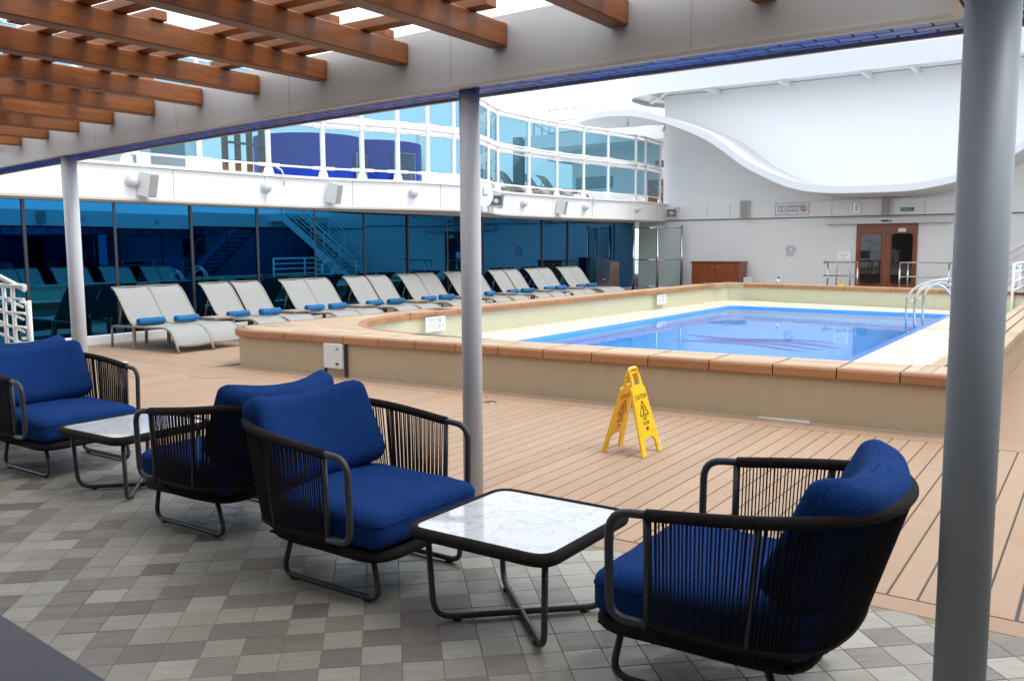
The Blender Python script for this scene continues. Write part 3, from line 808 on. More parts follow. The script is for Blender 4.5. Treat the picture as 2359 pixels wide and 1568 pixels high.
# ------------------------------------------------------------------ wet floor signs
def wet_sign(loc, rz, label, lettering=True, scale=1.0):
    o = thing('wet_floor_sign', label, 'floor sign', loc, rz)
    H = .62
    for s_ in (1, -1):                       # panel leaning, s=+1 outer face towards +x
        pol = [(a*1.22, z) for a, z in [(-.135,0),(-.082,0),(-.075,.10),(-.05,.128),(0,.138),(.05,.128),(.075,.10),(.082,0),(.135,0),(.088,.50),(.068,.52),(.062,.60),(.048,.62),(.036,.60),(.034,.53),(-.034,.53),(-.036,.60),(-.048,.62),(-.062,.60),(-.068,.52),(-.088,.50)]]
        p = obj('panel', MB().prism(pol, -.007, .007, 'x'), mYel, o, (s_*.168, 0, 0), (0, R(-14.6*s_), 0))
        # raised face field
        obj('face_field', MB().prism([(-.122,.155),(-.06,.178),(0,.185),(.06,.178),(.122,.155),(.09,.478),(.076,.488),(-.076,.488),(-.09,.478)], .007*s_, .0095*s_, 'x'), mYel, p)
        if lettering:
            ink = mInk if s_ > 0 else mInkF
            xo = .0102 if s_ > 0 else .0078
            fl = FX
            def T(txt, size, z, sx=.8):
                obj('lettering', text_mesh(txt, size, font_sx=sx*(1 if s_ > 0 else -1)), ink, p, (xo, 0, z), fl)
            T('CAUTION', .05, .435, .82); T('WET', .04, .268, .75); T('FLOOR', .04, .234, .75)
            tri = [(-.068,.296),(.068,.296),(0,.408)]
            tb = fillet([(xo, a, z) for a, z in tri], .012, 3, True)
            obj('warning_triangle', MB().tube(tb, .0042, 4, True), ink, p)
            m_ = MB()
            for a, b_, r_ in (((-.004,.352),(.006,.336),.005),((.006,.336),(-.012,.322),.004),((-.012,.322),(-.004,.31),.003),((.006,.336),(.02,.325),.003),((-.004,.352),(-.016,.345),.0025),((-.004,.352),(-.01,.368),.0025),((-.002,.36),(.001,.362),.005)):
                m_.tube([(xo, a[0], a[1]), (xo, b_[0], b_[1])], r_, 6)
            m_.box(xo-.001, xo+.001, -.026, .024, .304, .308)
            obj('pictogram', m_, ink, p)
            obj('maker_badge', MB().box(xo-.001, xo+.0004, -.02, .02, .188, .206).box(xo-.001, xo+.0004, -.02, .02, .180, .184), ink, p)
    hd = fillet([(0,-.062,.575),(0,-.06,.635),(0,.06,.635),(0,.062,.575)], .03, 4)
    obj('handle', MB().tube(hd, .014, 8), mYel, o)
    obj('hinge', MB().cyl((0,-.07,.598),(0,.07,.598), .011, 10), mYel, o)
    if lettering: obj('barcode_sticker', MB().box(.1665, .1685, .112, .142, .045, .085), mPaper, o)
    o.scale = (scale,)*3
    return o
wet_sign((-2.925, 5.875, 0), 0, 'yellow folding wet floor sign standing on the deck before the pool')

# ------------------------------------------------------------------ sun loungers, towels, lounger tables
def lounger(detail=True):
    o = bpy.data.objects.new('sun_lounger', None); COL.objects.link(o)
    w = .29
    seat = [(-.30,.362),(-.05,.352),(.2,.36),(.42,.378),(.56,.375),(.68,.335),(.77,.265),(.83,.175),(.852,.11)]
    back = [(-.30,.368),(-.40,.47),(-.50,.60),(-.585,.715),(-.66,.81),(-.74,.89),(-.83,.942)]
    def sheet(pr, th=.006):
        mb = MB(); n = len(pr)
        def fn(u, v):
            k = u*(n-1); i = min(int(k), n-2); t_ = k-i; x = pr[i][0]*(1-t_)+pr[i+1][0]*t_; z = pr[i][1]*(1-t_)+pr[i+1][1]*t_
            return (x, (v-.5)*2*w, z-.018*(1-(2*v-1)**2))
        mb.grid(fn, 22, 7); mb.grid(lambda u, v: tuple(a-b_ for a, b_ in zip(fn(u, v), (0, 0, th))), 22, 7); return mb
    obj('sling_seat', sheet(seat), mSling, o); obj('sling_back', sheet(back), mSling, o)
    for s_ in (-1, 1):
        y = s_*(w+.008)
        pr = [(-.89,y,.0),(-.872,y,.33),(-.3,y,.345),(.3,y,.352),(.58,y,.365),(.74,y,.30),(.83,y,.16),(.895,y,0)]
        obj('side_frame', MB().tube(fillet(pr, .06, 3), .019, 6), mLFrame, o)
        obj('back_frame', MB().tube([(a, y, z) for a, z in back], .014, 6), mLFrame, o)
        obj('prop', MB().cyl((-.62, y*.8, .74), (-.78, y*.8, .33), .011, 6), mLFrame, o)
        obj('leg', MB().cbox(-.28, -.235, y-.02, y+.02, 0, .34, .004), mLFrame, o)
    obj('cross_bar', MB().cyl((.845, -w, .11), (.845, w, .11), .012, 6), mLFrame, o)
    obj('cross_bar', MB().cyl((-.83, -w, .942), (-.83, w, .942), .012, 6), mLFrame, o)
    return o
def towel():
    mb = MB(); pts = []; tr_ = random.Random(5)
    n = 12
    for i in range(n+1): pts.append((rnd.uniform(-.003,.003), -.225+.45*i/n, rnd.uniform(-.002,.002)))
    mb.tube(pts, [.056+tr_.uniform(-.003,.003) for _ in pts], 14)
    sp = [(.05*(1-k/40)*math.cos(k*.38), -.229, .05*(1-k/40)*math.sin(k*.38)) for k in range(36)]
    mb.tube(sp, .006, 5)
    sp = [(.05*(1-k/40)*math.cos(k*.38), .229, .05*(1-k/40)*math.sin(k*.38)) for k in range(36)]
    mb.tube(sp, .006, 5)
    return mb.mesh('rolled_towel')
def ltable():
    o = bpy.data.objects.new('lounger_table', None); COL.objects.link(o)
    obj('frame', MB().box(-.22,.22,-.2,-.18,.375,.405).box(-.22,.22,.18,.2,.375,.405).box(-.22,-.2,-.18,.18,.375,.405).box(.2,.22,-.18,.18,.375,.405), mLFrame, o)
    sl = None
    for i in range(6):
        x = -.165+i*.066
        if sl is None: sl = MB().cbox(-.031,.031,-.178,.178,.392,.409,.002).mesh('slat'); sl.materials.append(mLTop)
        obj('slat', sl, None, o, (x, 0, 0))
    for sx in (-1, 1):
        for sy in (-1, 1): obj('leg', MB().cbox(sx*.2-.018, sx*.2+.018, sy*.18-.018, sy*.18+.018, 0, .376, .003), mLFrame, o)
    return o
ordn = ['first','second','third','fourth','fifth','sixth','seventh','eighth','ninth']
lg0 = lounger(); tw_me = towel(); tw_me.materials.append(mTowel); lt0 = ltable()
first = True; lr = random.Random(2)
for k in range(9):
    for q in range(2):
        o = lg0 if first else copy_tree(lg0); first = False
        yc = 7.77+1.69*k+.64*q+.31
        o.location = (-12.2+lr.uniform(-.05,.05), yc+lr.uniform(-.01,.01), 0); o.rotation_euler = (0, 0, lr.uniform(-.022,.022))
        side = 'nearer' if q == 0 else 'farther'
        tag(o, f'grey sling sun lounger, {side} one of the {ordn[k]} pair along the blue windows', 'sun lounger', 'sun loungers along the blue windows')
        tw = obj('rolled_towel', tw_me, None, None, (-12.40+lr.uniform(-.03,.03), yc+lr.uniform(-.03,.03), .418), (0, lr.uniform(-3,3), lr.uniform(-.13,.13)))
        tw.scale = (lr.uniform(.92,1.08), lr.uniform(.92,1.05), lr.uniform(.9,1.05))
        tag(tw, f'rolled turquoise towel on the {side} lounger of the {ordn[k]} pair by the windows', 'towel', 'rolled towels on the loungers')
    if k < 8:
        o = lt0 if k == 0 else copy_tree(lt0)
        o.location = (-12.32, 7.77+1.69*k+1.27+.21, 0)
        tag(o, f'small taupe slatted table between the {ordn[k]} and {ordn[k+1]} lounger pairs', 'table', 'small tables between lounger pairs')
# the row across the pool, seen only as reflections in the windows
for k in range(7):
    for q in range(2):
        o = copy_tree(lg0); o.location = (1.35, 9.0+1.69*k+.64*q, 0); o.rotation_euler = (0, 0, math.pi)
        tag(o, 'grey sling lounger across the pool, seen reflected in the blue windows', 'sun lounger', 'loungers reflected in the windows')

# ------------------------------------------------------------------ window wall
GX = -13.6
ww = thing('window_wall', 'long wall of reflective blue window panes behind the loungers', 'window wall')
gy = [6.876-1.478*3+1.4615*i for i in range(18)]
gy = [v for v in gy if v < 27.3]+[27.3]
for a, b_ in zip(gy, gy[1:]):
    o = obj('pane', MB().cbox(-.012, .0, a+.022, b_-.022, .15, 2.30, .004), mMirror, ww, (GX, 0, 0), (0, R(rnd.uniform(-.12,.12)), R(rnd.uniform(-.10,.10))))
for a in gy: obj('mullion', MB().box(GX-.06, GX+.012, a-.024, a+.024, .13, 2.31), mMull, ww)
obj('sill', MB().cbox(GX-.1, GX+.06, gy[0], 27.4, -.01, .145, .008), mWhite, ww)
obj('header', MB().box(GX-.1, GX+.02, gy[0], 27.4, 2.305, 2.40), mTrim, ww)
obj('backing', MB().box(GX-.25, GX-.13, gy[0], 27.5, 0, 2.4), mMull, ww)

# ------------------------------------------------------------------ upper deck edge with lamps and speakers
fy_ = [1,4,8,11,12.2,13,14.2,15.4,16.6,17.8,18.6,20,22,24.5,26.3,28]
fx_ = [-13.5,-13.5,-13.5,-13.45,-13.35,-13.15,-12.6,-12.25,-12.2,-12.7,-13.0,-13.05,-12.95,-12.6,-12.5,-12.7]
def xf(y): return sinterp(y, fy_, fx_)
fa = thing('deck_edge', 'white curved upper deck edge above the blue windows', 'deck edge')
ys = [1+i*.25 for i in range(109)]
def fstrip(o0, o1, z0, z1):
    L = [(xf(v)+o0, v) for v in ys]+[(xf(v)+o1, v) for v in reversed(ys)]
    return MB().prism(L, z0, z1)
obj('fascia', fstrip(0, -.15, 2.36, 2.90), mWhite, fa)
obj('cap_ledge', fstrip(.045, -.6, 2.905, 2.955), mWhite, fa)
obj('lower_trim', fstrip(.02, -.16, 2.335, 2.375), mTrim, fa)
obj('soffit', MB().prism([(xf(v)-.14, v) for v in ys]+[(GX-.1, 28), (GX-.1, 1)], 2.38, 2.40), mGreyW, fa)
for v in [3.5+1.95*i for i in range(13)]:
    obj('seam', MB().box(xf(v)-.004, xf(v)+.003, v-.004, v+.004, 2.38, 2.9), mTextG, fa)
ud = tag(obj('upper_deck', MB().box(-24, -13.75, 1, 44, 2.55, 2.90), mWhite), kind='structure')
lampn = ['first','second','third','fourth','fifth','sixth']
for i, (v, z) in enumerate(((8.55,2.66),(11.3,2.69),(14.5,2.70),(19.6,2.68),(22.6,2.68),(25.3,2.70))):
    l = thing('bulkhead_lamp', f'round frosted bulkhead lamp, {lampn[i]} from the left along the white deck edge', 'lamp', (xf(v), v, z), 0, 'round lamps on the deck edge')
    l.rotation_euler = (0, 0, math.atan2(xf(v-.2)-xf(v+.2), .4))
    obj('base', MB().disc((0,0,0), .105, (1,0,0), .06, 20), mPale, l)
    mb = MB(); mb.tube([(.06,0,0),(.09,0,0),(.125,0,0),(.14,0,0)], [.098,.096,.07,.01], 20); obj('glass_dome', mb, mLamp, l)
spn = ['first','second','third','fourth']
for i, (v, z) in enumerate(((8.75,2.63),(12.75,2.66),(17.6,2.70),(21.3,2.66))):
    l = thing('loudspeaker', f'white box loudspeaker with grey grille, {spn[i]} from the left on the deck edge', 'loudspeaker', (xf(v)+.03, v, z), R(14), 'loudspeakers on the deck edge')
    obj('cabinet', MB().prism([(0,-.11),(.23,-.095),(.23,.095),(0,.11)], -.195, .195), mPale, l, None, (0, R(12), 0))
    obj('grille', MB().cbox(.231, .243, -.09, .09, -.185, .185, .008), mGreySp, l, None, (0, R(12), 0))
    obj('bracket', MB().box(-.12, .02, -.02, .02, -.03, .03), mTrim, l)
ck = thing('clock', 'round white deck clock beside the middle pergola post', 'clock', (xf(16.5)+.02, 16.5, 2.72), R(-25))
obj('casing', MB().disc((0,0,0), .27, (1,0,0), .14, 32), mWhite, ck); obj('dial', MB().disc((.14,0,0), .245, (1,0,0), .006, 32), mPaper, ck)
obj('hand', MB().box(.147, .15, -.01, .01, 0, .16), mBlack, ck); obj('hand', MB().box(.147, .15, 0, .11, -.012, .012), mBlack, ck)
jb = tag(obj('junction_box', MB().cbox(0, .06, -.11, .11, -.16, .16, .01), mPale, None, (xf(16.05), 16.05, 2.70)), 'small white junction box left of the deck clock', 'box')
def horn(loc, rz, label, strap=False):
    h = thing('horn_loudspeaker', label, 'loudspeaker', loc, rz)
    mb = MB()
    for a, b_, x0, x1 in ((.17,.13,.0,.16),):
        o4 = [(-a,-b_),(a,-b_),(a,b_),(-a,b_)]; i4 = [(-a*.5,-b_*.5),(a*.5,-b_*.5),(a*.5,b_*.5),(-a*.5,b_*.5)]
        vs = [(x1,)+p for p in o4]+[(x0,)+p for p in i4]+[(x1-.004, p[0]*.93, p[1]*.93) for p in o4]+[(x0+.03, p[0]*.9, p[1]*.9) for p in i4]
        fs = [(i, (i+1) % 4, 4+(i+1) % 4, 4+i) for i in range(4)]+[(8+i, 8+(i+1) % 4, 12+(i+1) % 4, 12+i) for i in range(4)]+[(i, (i+1) % 4, 8+(i+1) % 4, 8+i) for i in range(4)]+[(4,5,6,7),(12,13,14,15)]
        mb.add(vs, fs)
    obj('flare', mb, mHorn, h); obj('driver', MB().tube([(-.16,0,0),(.0,0,0)], [.06,.075], 16), mHorn, h)
    obj('core', MB().tube([(.03,0,0),(.12,0,0),(.13,0,0)], [.05,.062,.03], 16), mPale, h)
    obj('bracket', MB().box(-.2,-.1,-.02,.02,-.08,.12), mPale, h)
    if strap: obj('strap', MB().tube([( -.05+.0*i, .17+.07*math.cos(i*.4), .12+.07*math.sin(i*.4)) for i in range(15)], .012, 6), mRed, h)
    return h
horn((xf(17.3)+.22, 17.25, 2.62), R(-55), 'grey horn loudspeaker on the deck edge next to the clock')

# ------------------------------------------------------------------ glass windscreen on the deck edge
ws = thing('glass_windscreen', 'two tier pale blue glass windscreen with white posts on the deck edge', 'windscreen')
py = [5.4,6.97,7.78,8.6,10.01,11.53,12.77,13.56,14.3,15.02,15.77,16.45,17.75,18.61,20.15,21.51,22.79,23.97,25.54,26.21,27.68]
PP = [Vector((xf(v)-.16, v, 0)) for v in py]
for p in PP:
    obj('post', MB().cbox(p.x-.035, p.x+.035, p.y-.045, p.y+.045, 2.95, 5.02, .006), mWhite, ws)
    obj('post_foot', MB().prism([(-.11,0),(.11,0),(.06,.14),(-.06,.14)], -.04, .04, 'x'), mWhite, ws, (p.x, p.y, 2.955))
for a, b_ in zip(PP, PP[1:]):
    d = (b_-a).normalized(); A = a+d*.05; B = b_-d*.05; L = (B-A).length; mid = (A+B)/2; rz = math.atan2(d.y, d.x)
    def bar(z0, z1, th, name, m_, inset=0):
        return obj(name, MB().box(-L/2+inset, L/2-inset, -th, th, z0, z1), m_, ws, (mid.x, mid.y, 0), (0, 0, rz))
    bar(3.13, 3.165, .022, 'rail', mWhite); bar(3.95, 3.985, .022, 'rail', mWhite); bar(4.16, 4.195, .022, 'rail', mWhite); bar(4.87, 4.905, .022, 'rail', mWhite)
    bar(3.165, 3.95, .006, 'glass_pane', mTint, .01); bar(4.195, 4.87, .006, 'glass_pane', mTint, .01)
    for z in (4.07, 4.99): obj('handrail', MB().cyl((-L/2,-.06,z),(L/2,-.06,z), .04, 10), mWhite, ws, (mid.x, mid.y, 0), (0, 0, rz))
    for ex in (-1, 1):
        for z in (3.148, 3.968, 4.178, 4.888): obj('clip', MB().box(ex*(L/2-.10)-.09, ex*(L/2-.10)+.09, -.03, .03, z-.03, z+.03), mWhite, ws, (mid.x, mid.y, 0), (0, 0, rz))

# ------------------------------------------------------------------ upper deck objects behind the windscreen
mh = thing('mosaic_bar', 'curved blue mosaic clad drum structure on the upper deck', 'structure')
def lobe(cx, cy, r, z1, name='drum'):
    pts = [(cx+r*math.cos(R(a)), cy+r*math.sin(R(a))) for a in range(0, 360, 8)]
    m_ = MB(); n = len(pts); vs = [(a, b_, 2.9) for a, b_ in pts]+[(a, b_, z1) for a, b_ in pts]
    m_.add(vs, [(i, (i+1) % n, n+(i+1) % n, n+i) for i in range(n)], True); m_.add([(a, b_, z1) for a, b_ in pts], [tuple(range(n))])
    return obj(name, m_, mMosaic, mh)
lobe(-17.9, 16.6, 1.45, 4.42); lobe(-17.9, 18.9, 1.5, 4.46)
def louvre(cx, cy, r, ang, w, z0, z1):
    l = thing('tmp', '', '')
    bpy.data.objects.remove(l)
    ca_ = R(ang); px, py_ = cx+(r+.03)*math.cos(ca_), cy+(r+.03)*math.sin(ca_)
    d = obj('louvre_door', MB().box(-.02, .03, -w/2, -w/2+.05, z0, z1).box(-.02, .03, w/2-.05, w/2, z0, z1).box(-.02, .03, -w/2+.05, w/2-.05, z1-.05, z1).box(-.02, .03, -w/2+.05, w/2-.05, z0, z0+.05), mLouv, mh, (px, py_, 0), (0, 0, ca_))
    z = z0+.07; lm = MB().box(-.02,.02,-w/2+.05,w/2-.05,-.004,.004).mesh('slat'); lm.materials.append(mLouv)
    while z < z1-.06: obj('slat', lm, None, d, (0, 0, z), (0, R(35), 0)); z += .052
louvre(-17.9, 16.6, 1.45, 22, .7, 3.0, 4.0); louvre(-17.9, 18.9, 1.5, -8, .8, 3.0, 4.15)
tr0 = thing('trellis', 'brown timber trellis frame on the upper deck left of the blue drum', 'trellis', (-16, 12.9, 2.9))
for v in (-.5, -.16, .16, .5): obj('upright', MB().box(-.05, .05, v-.05, v+.05, 0, 2.0), mBrown, tr0)
for z in (.5, .9, 1.3, 1.7): obj('crossbar', MB().box(.055, .11, -.6, .7, z, z+.05), mBrown, tr0)
bul = thing('bulwark', 'white solid bulwark with posts along the upper deck outer side', 'bulwark', (-21.5, 20, 2.9))
obj('plating', MB().box(-.1, .1, 1.5, 20, 0, 1.25), mWhite, bul); obj('cap_rail', MB().box(-.15, .15, 1.5, 20, 1.255, 1.32), mWhite, bul)
for v in (2, 4, 6, 8, 10, 12, 14): obj('stay', MB().cyl((.2, v, 0), (.2, v, 1.5), .09, 10), mWhite, bul)
lampm = MB()
for i, (x, y, h) in enumerate(((-17.0, 11.1, 2.6), (-16.6, 12.0, 2.4), (-18.0, 21.3, 2.2))):
    tag(obj('deck_pillar', MB().cyl((0,0,0),(0,0,h), .14, 14), mWhite, None, (x, y, 2.9)), ['white pillar at far left behind the windscreen','white pillar left of the brown trellis','white pillar right of the blue drum'][i], 'pillar', 'pillars on the upper deck')
tag(obj('glass_kiosk', MB().cbox(-1.0, 1.0, -.9, .9, 0, 1.9, .1), mLouv, None, (-19.0, 12.3, 2.9)), 'dark glazed kiosk on the upper deck at far left', 'kiosk')
sd_ = thing('steel_duct', 'tall dark steel duct standing on the upper deck behind the post', 'duct', (-15.2, 22.6, 2.9))
obj('casing', MB().cbox(-.12, .12, -.12, .12, 0, 1.95, .01), mLouv, sd_); obj('flange', MB().cbox(.0, .12, .16, .2, 0, 1.9, .01), mLouv, sd_)
for i in range(4):
    o = copy_tree(lg0); o.location = (-14.9, 21.4+i*1.0+(.35 if i > 1 else 0), 2.90); o.rotation_euler = (0, 0, R(8))
    tag(o, f'grey lounger on the upper deck behind glass, {ordn[i]} from the left', 'sun lounger', 'loungers on the upper deck')
dh = thing('deckhouse', 'white deckhouse with overhanging roof behind the windscreen', 'deckhouse', (-17, 34, 2.9))
obj('wall', MB().box(-1.8, 4.2, -2.0, 3, 0, 3.0), mWhite, dh)
obj('roof', MB().prism([(-4.0,-3.2),(-3.2,-3.9),(4.2,-3.9),(4.2,3.5),(-4.0,3.5)], 2.55, 3.05), mWhite, dh)
obj('window', MB().cbox(-1.6, .1, -2.06, -1.99, 1.0, 1.45, .02), mLouv, dh)
obj('door', MB().cbox(1.6, 2.4, -2.06, -1.99, .05, 1.5, .02), mPale, dh)
cb = thing('bin_cabinet', 'brown timber bin cabinet with round openings on the upper deck', 'cabinet', (-13.35, 28.6, 2.9))
obj('body', MB().cbox(-.35, .55, 0, .5, 0, .95, .01), mMahog, cb)
for v in (-.1, .32): obj('opening', MB().disc((v, -.001, .60), .13, (0,-1,0), .012, 20), mBlack, cb); obj('ring', MB().tube([(v+.13*math.cos(k*.35), -.012, .60+.13*math.sin(k*.35)) for k in range(18)], .012, 6, True), mSteel, cb)
horn((-13.6, 29.5, 4.45), R(-90), 'grey horn loudspeaker behind the upper glass near the wall corner')
# thin open railing on a higher deck
hr = thing('open_railing', 'thin white open railing on a higher deck against the sky', 'railing', (-20, 40, 6.3))
for z in (1.15, 1.75, 2.35): obj('bar', MB().cyl((-4.9, 0, z), (6.5, -.0, z), .035, 6), mPale, hr)
for z in (1.15, 1.75, 2.35): obj('bar', MB().cyl((-4.9, 0, z), (-3.2, -4.5, z), .035, 6), mPale, hr)
for v in (-4.9, -2.7, -.4, 2.0, 4.2): obj('stanchion', MB().cyl((v, 0, 0), (v, 0, 2.36), .04, 6), mPale, hr)
for k_ in (.4, .8): obj('stanchion', MB().cyl((-4.9+1.7*k_, -4.5*k_, 0), (-4.9+1.7*k_, -4.5*k_, 2.36), .04, 6), mPale, hr)
obj('deck_slab', MB().box(-4.9, 7, -.2, 4, -.3, .0), mWhite, hr)

# ------------------------------------------------------------------ end wall with sweeping canopy
WY = 28.0
fw = thing('end_wall', 'pale grey end wall behind the pool with a sweeping white canopy', 'wall')
obj('wall_plating', MB().box(-12.83, 5, WY, WY+.3, 0, 6.57), mGreyW, fw)
obj('wall_plating', MB().box(-13.75, -12.831, WY+.0, WY+.3, 0, 2.36), mGreyW, fw)
obj('cornice_band', MB().box(-12.75, 5, WY-.10, WY-.002, 2.405, 2.885), mGreyW, fw)
obj('painted_band_shadow', MB().box(-12.75, 5, WY-.05, WY-.003, 2.375, 2.405), mTextG, fw)  # solid dark strip painting in the shadow line below the cornice band
for v in (-11.2, -10.4, -8.9, -7.17, -4.55, -2.6): obj('seam', MB().box(v-.005, v+.005, WY-.103, WY-.1, 2.405, 2.885), mTextG, fw)
# canopy: a ribbon profile carried from the wall out over the deck, with a rounded free end
CYF = 25.3
lx = [-15.24,-14.9,-14.07,-13.58,-13.0,-12.41,-11.61,-10.81,-10.18,-9.6,-9.05,-8.5,-7.98,-7.47,-6.96,-6.23,-4.62,-3.97,-3.19,-2.01,-.5,1.6]
lz = [5.64,5.62,5.63,5.65,5.62,5.525,5.283,4.961,4.641,4.235,3.824,3.522,3.267,3.094,3.0,2.95,2.944,3.02,3.216,3.818,4.9,6.05]
th = [.10,.14,.19,.2,.2,.21,.21,.23,.25,.25,.23,.22,.23,.23,.21,.19,.186,.18,.18,.2,.2,.2]
def cprof(x): return sinterp(x, lx, lz), interp(x, lx, th)
mb = MB(); NX = 90
xs = [lx[0]+(1.5-lx[0])*(i/NX)**1.25 for i in range(NX+1)]
def yfront(x):
    d = x-lx[0]
    return CYF+ (1.35*(1-math.sqrt(max(0, 1-((1.6-d)/1.6)**2))) if d < 1.6 else 0)
def yback(x):
    d = x-lx[0]
    return WY-.002- (1.35*(1-math.sqrt(max(0, 1-((1.6-d)/1.6)**2))) if d < 1.6 else 0)
rows = []
for x in xs:
    z, t_ = cprof(x); a, b_ = yfront(x), yback(x)
    rows.append([(x, a, z), (x, a, z+t_), (x, b_, z+t_), (x, b_, z)])
vs = [p for r_ in rows for p in r_]; fs = []
for i in range(NX):
    for k in range(4):
        fs.append((i*4+k, i*4+(k+1) % 4, (i+1)*4+(k+1) % 4, (i+1)*4+k))
fs += [(0,1,2,3)]
mb.add(vs, fs, False); 
cn = obj('canopy', mb, mCanopy, fw)
for v, yy in ((-13.3, 26.2), (-12.0, 26.2)):
    z, _ = cprof(v)
    s_ = obj('spotlight', MB().cyl((0,0,0),(0,0,-.16), .02, 6).cyl((0,.0,-.16),(.03,-.12,-.24), .05, 10), mPale, cn, (v, yy, z))
for v in (-6.75, -4.6):
    z, _ = cprof(v); obj('spotlight', MB().cyl((0,0,0),(0,0,-.18), .015, 6).cyl((0,.0,-.18),(.05,-.08,-.24), .05, 10), mPale, cn, (v, 26.3, z))
# flat white screen surface above the canopy and the roof slab over it
mb = MB(); n = 70; vs = []
for i in range(n+1):
    x = -12.82+(4.9+12.82)*i/n; z, t_ = cprof(min(x, 1.5)); vs += [(x, WY-.012, min(z+t_*.3, 6.1)), (x, WY-.012, 6.56)]
mb.add(vs, [(2*i, 2*i+2, 2*i+3, 2*i+1) for i in range(n)]); obj('screen_surface', mb, mWhiteFlat, fw)
rs = thing('roof_slab', 'white rounded roof slab over the end wall at the top', 'roof')
tipx = -13.95
pl = [(tipx+1.5*(1-math.sin(R(a))), 28.1-1.5*math.cos(R(a))) for a in range(0, 91, 8)]
pl = [(4.8, 26.6), (4.8, 32.0), (-11.9, 32.0), (-13.2, 30.6)]+[(tipx+.02, 28.9)]+[(p[0], p[1]) for p in reversed(pl)]
mb = MB(); nn = len(pl); mb.add([(a, b_, 6.44) for a, b_ in pl]+[(a, b_, 7.05) for a, b_ in pl], [(i, (i+1) % nn, nn+(i+1) % nn, nn+i) for i in range(nn)], False)
obj('edge_band', mb, mCanopy, rs)
pcx = sum(p[0] for p in pl)/len(pl); pli = [(p[0]+(.03 if p[0] < pcx else -.03), p[1]+(.03 if p[1] < 29 else -.03)) for p in pl]
obj('soffit', MB().prism(pli, 6.58, 6.95), mWhite, rs)
for v in (-10.9, -8.6, -6.2, -4.9, -3.6): obj('bracket', MB().box(v-.05, v+.05, 26.8, WY-.02, 6.42, 6.58), mWhite, rs)
obj('truss_bar', MB().cyl((-13.6, 28.6, 6.5), (-12.2, 26.9, 6.5), .05, 8).cyl((-13.0, 29.2, 6.5), (-12.9, 26.9, 6.5), .05, 8), mWhite, rs)

# door
dr = thing('sliding_door', 'double mahogany door with tall dark rounded panes', 'door', (-5.58, WY-.03, 0))
rr_ = lambda x0, x1, z0, z1, r: [(p.x, p.y) for p in fillet([(x0,z0,0),(x1,z0,0),(x1,z1,0),(x0,z1,0)], r, 5, True)]
for s_ in (-1, 1):
    x0, x1 = (-.855, -.012) if s_ < 0 else (.012, .855)
    d_ = obj('leaf', MB().cbox(x0, x1, -.03, .025, .02, 2.145, .006), mMahog, dr)
    obj('pane', MB().prism(rr_(x0+.13, x1-.11, .34, 1.86, .12), -.037, -.031, 'y'), mDkGl, d_)
    fr = [(p[0], -.036, p[1]) for p in rr_(x0+.13, x1-.11, .34, 1.86, .12)]
    obj('pane_bead', MB().tube(fr, .012, 6, True), mMahog, d_)
obj('door_notice', MB().cbox(.33, .54, -.045, -.034, 1.90, 2.01, .002), mPaper, dr)
hb = thing('door_header', 'long white door track housing above the mahogany door', 'door track', (-5.56, WY-.12, 2.235))
obj('housing', MB().cbox(-1.75, 1.75, -.12, .115, -.085, .085, .01), mPale, hb)
obj('sensor', MB().cbox(-.14, .14, -.15, -.119, -.03, .02, .004), mBlack, hb); obj('indicator', MB().box(.06, .12, -.1525, -.1505, -.02, .01), mYel, hb)
# signs
sg = tag(obj('warning_sign', MB().cbox(-.535, .535, -.012, .0, -.19, .19, .003), mPaper, None, (-8.38, WY-.115, 2.665)), 'white sign with blue border reading NO JUMPING OR DIVING', 'sign')
obj('border', MB().box(-.525,.525,-.0145,-.0125,.172,.182).box(-.525,.525,-.0145,-.0125,-.182,-.172).box(-.525,-.515,-.0145,-.0125,-.172,.172).box(.515,.525,-.0145,-.0125,-.172,.172), mNavy, sg)
obj('lettering', text_mesh('NO JUMPING\nOR DIVING', .135, .001, .98, 'LEFT'), mNavy, sg, (-.46, -.0135, 0), FY)
obj('prohibition_ring', MB().tube([(.36+.092*math.cos(k*.26), -.016, .092*math.sin(k*.26)) for k in range(24)], .011, 6, True).cyl((.295, -.016, .065), (.425, -.016, -.065), .009, 6), mRed, sg)
obj('diver_pictogram', MB().tube([(.33, -.0145, .03), (.36, -.0145, .02), (.395, -.0145, .045)], .012, 6).tube([(.30, -.0145, -.04), (.34, -.0145, -.03), (.38, -.0145, -.045), (.41, -.0145, -.035)], .01, 6), mNavy, sg)
es = tag(obj('exit_sign', MB().cbox(-.18, .18, -.015, .0, -.055, .055, .003), mGreen, None, (-5.02, WY-.115, 2.555)), 'green EXIT sign with running man above the door', 'sign')
obj('lettering', text_mesh('EXIT', .10, .001, 1.0), mPaper, es, (-.04, -.0165, -.002), FY)
obj('running_figure', MB().tube([(.09,-.017,-.035),(.105,-.017,-.01),(.10,-.017,.02)], .006, 5).tube([(.105,-.017,-.01),(.125,-.017,-.03)], .005, 5).cyl((.106,-.017,.032),(.106,-.0175,.04), .009, 8), mPaper, es)
lm = thing('wall_lamp', 'square steel framed wall lamp above the door', 'lamp', (-6.43, WY-.115, 2.635))
obj('frame', MB().cbox(-.085, .085, -.06, 0, -.15, .15, .01), mSteel, lm); obj('lens', MB().cbox(-.055, .055, -.075, -.059, -.12, .12, .01), mLamp, lm)
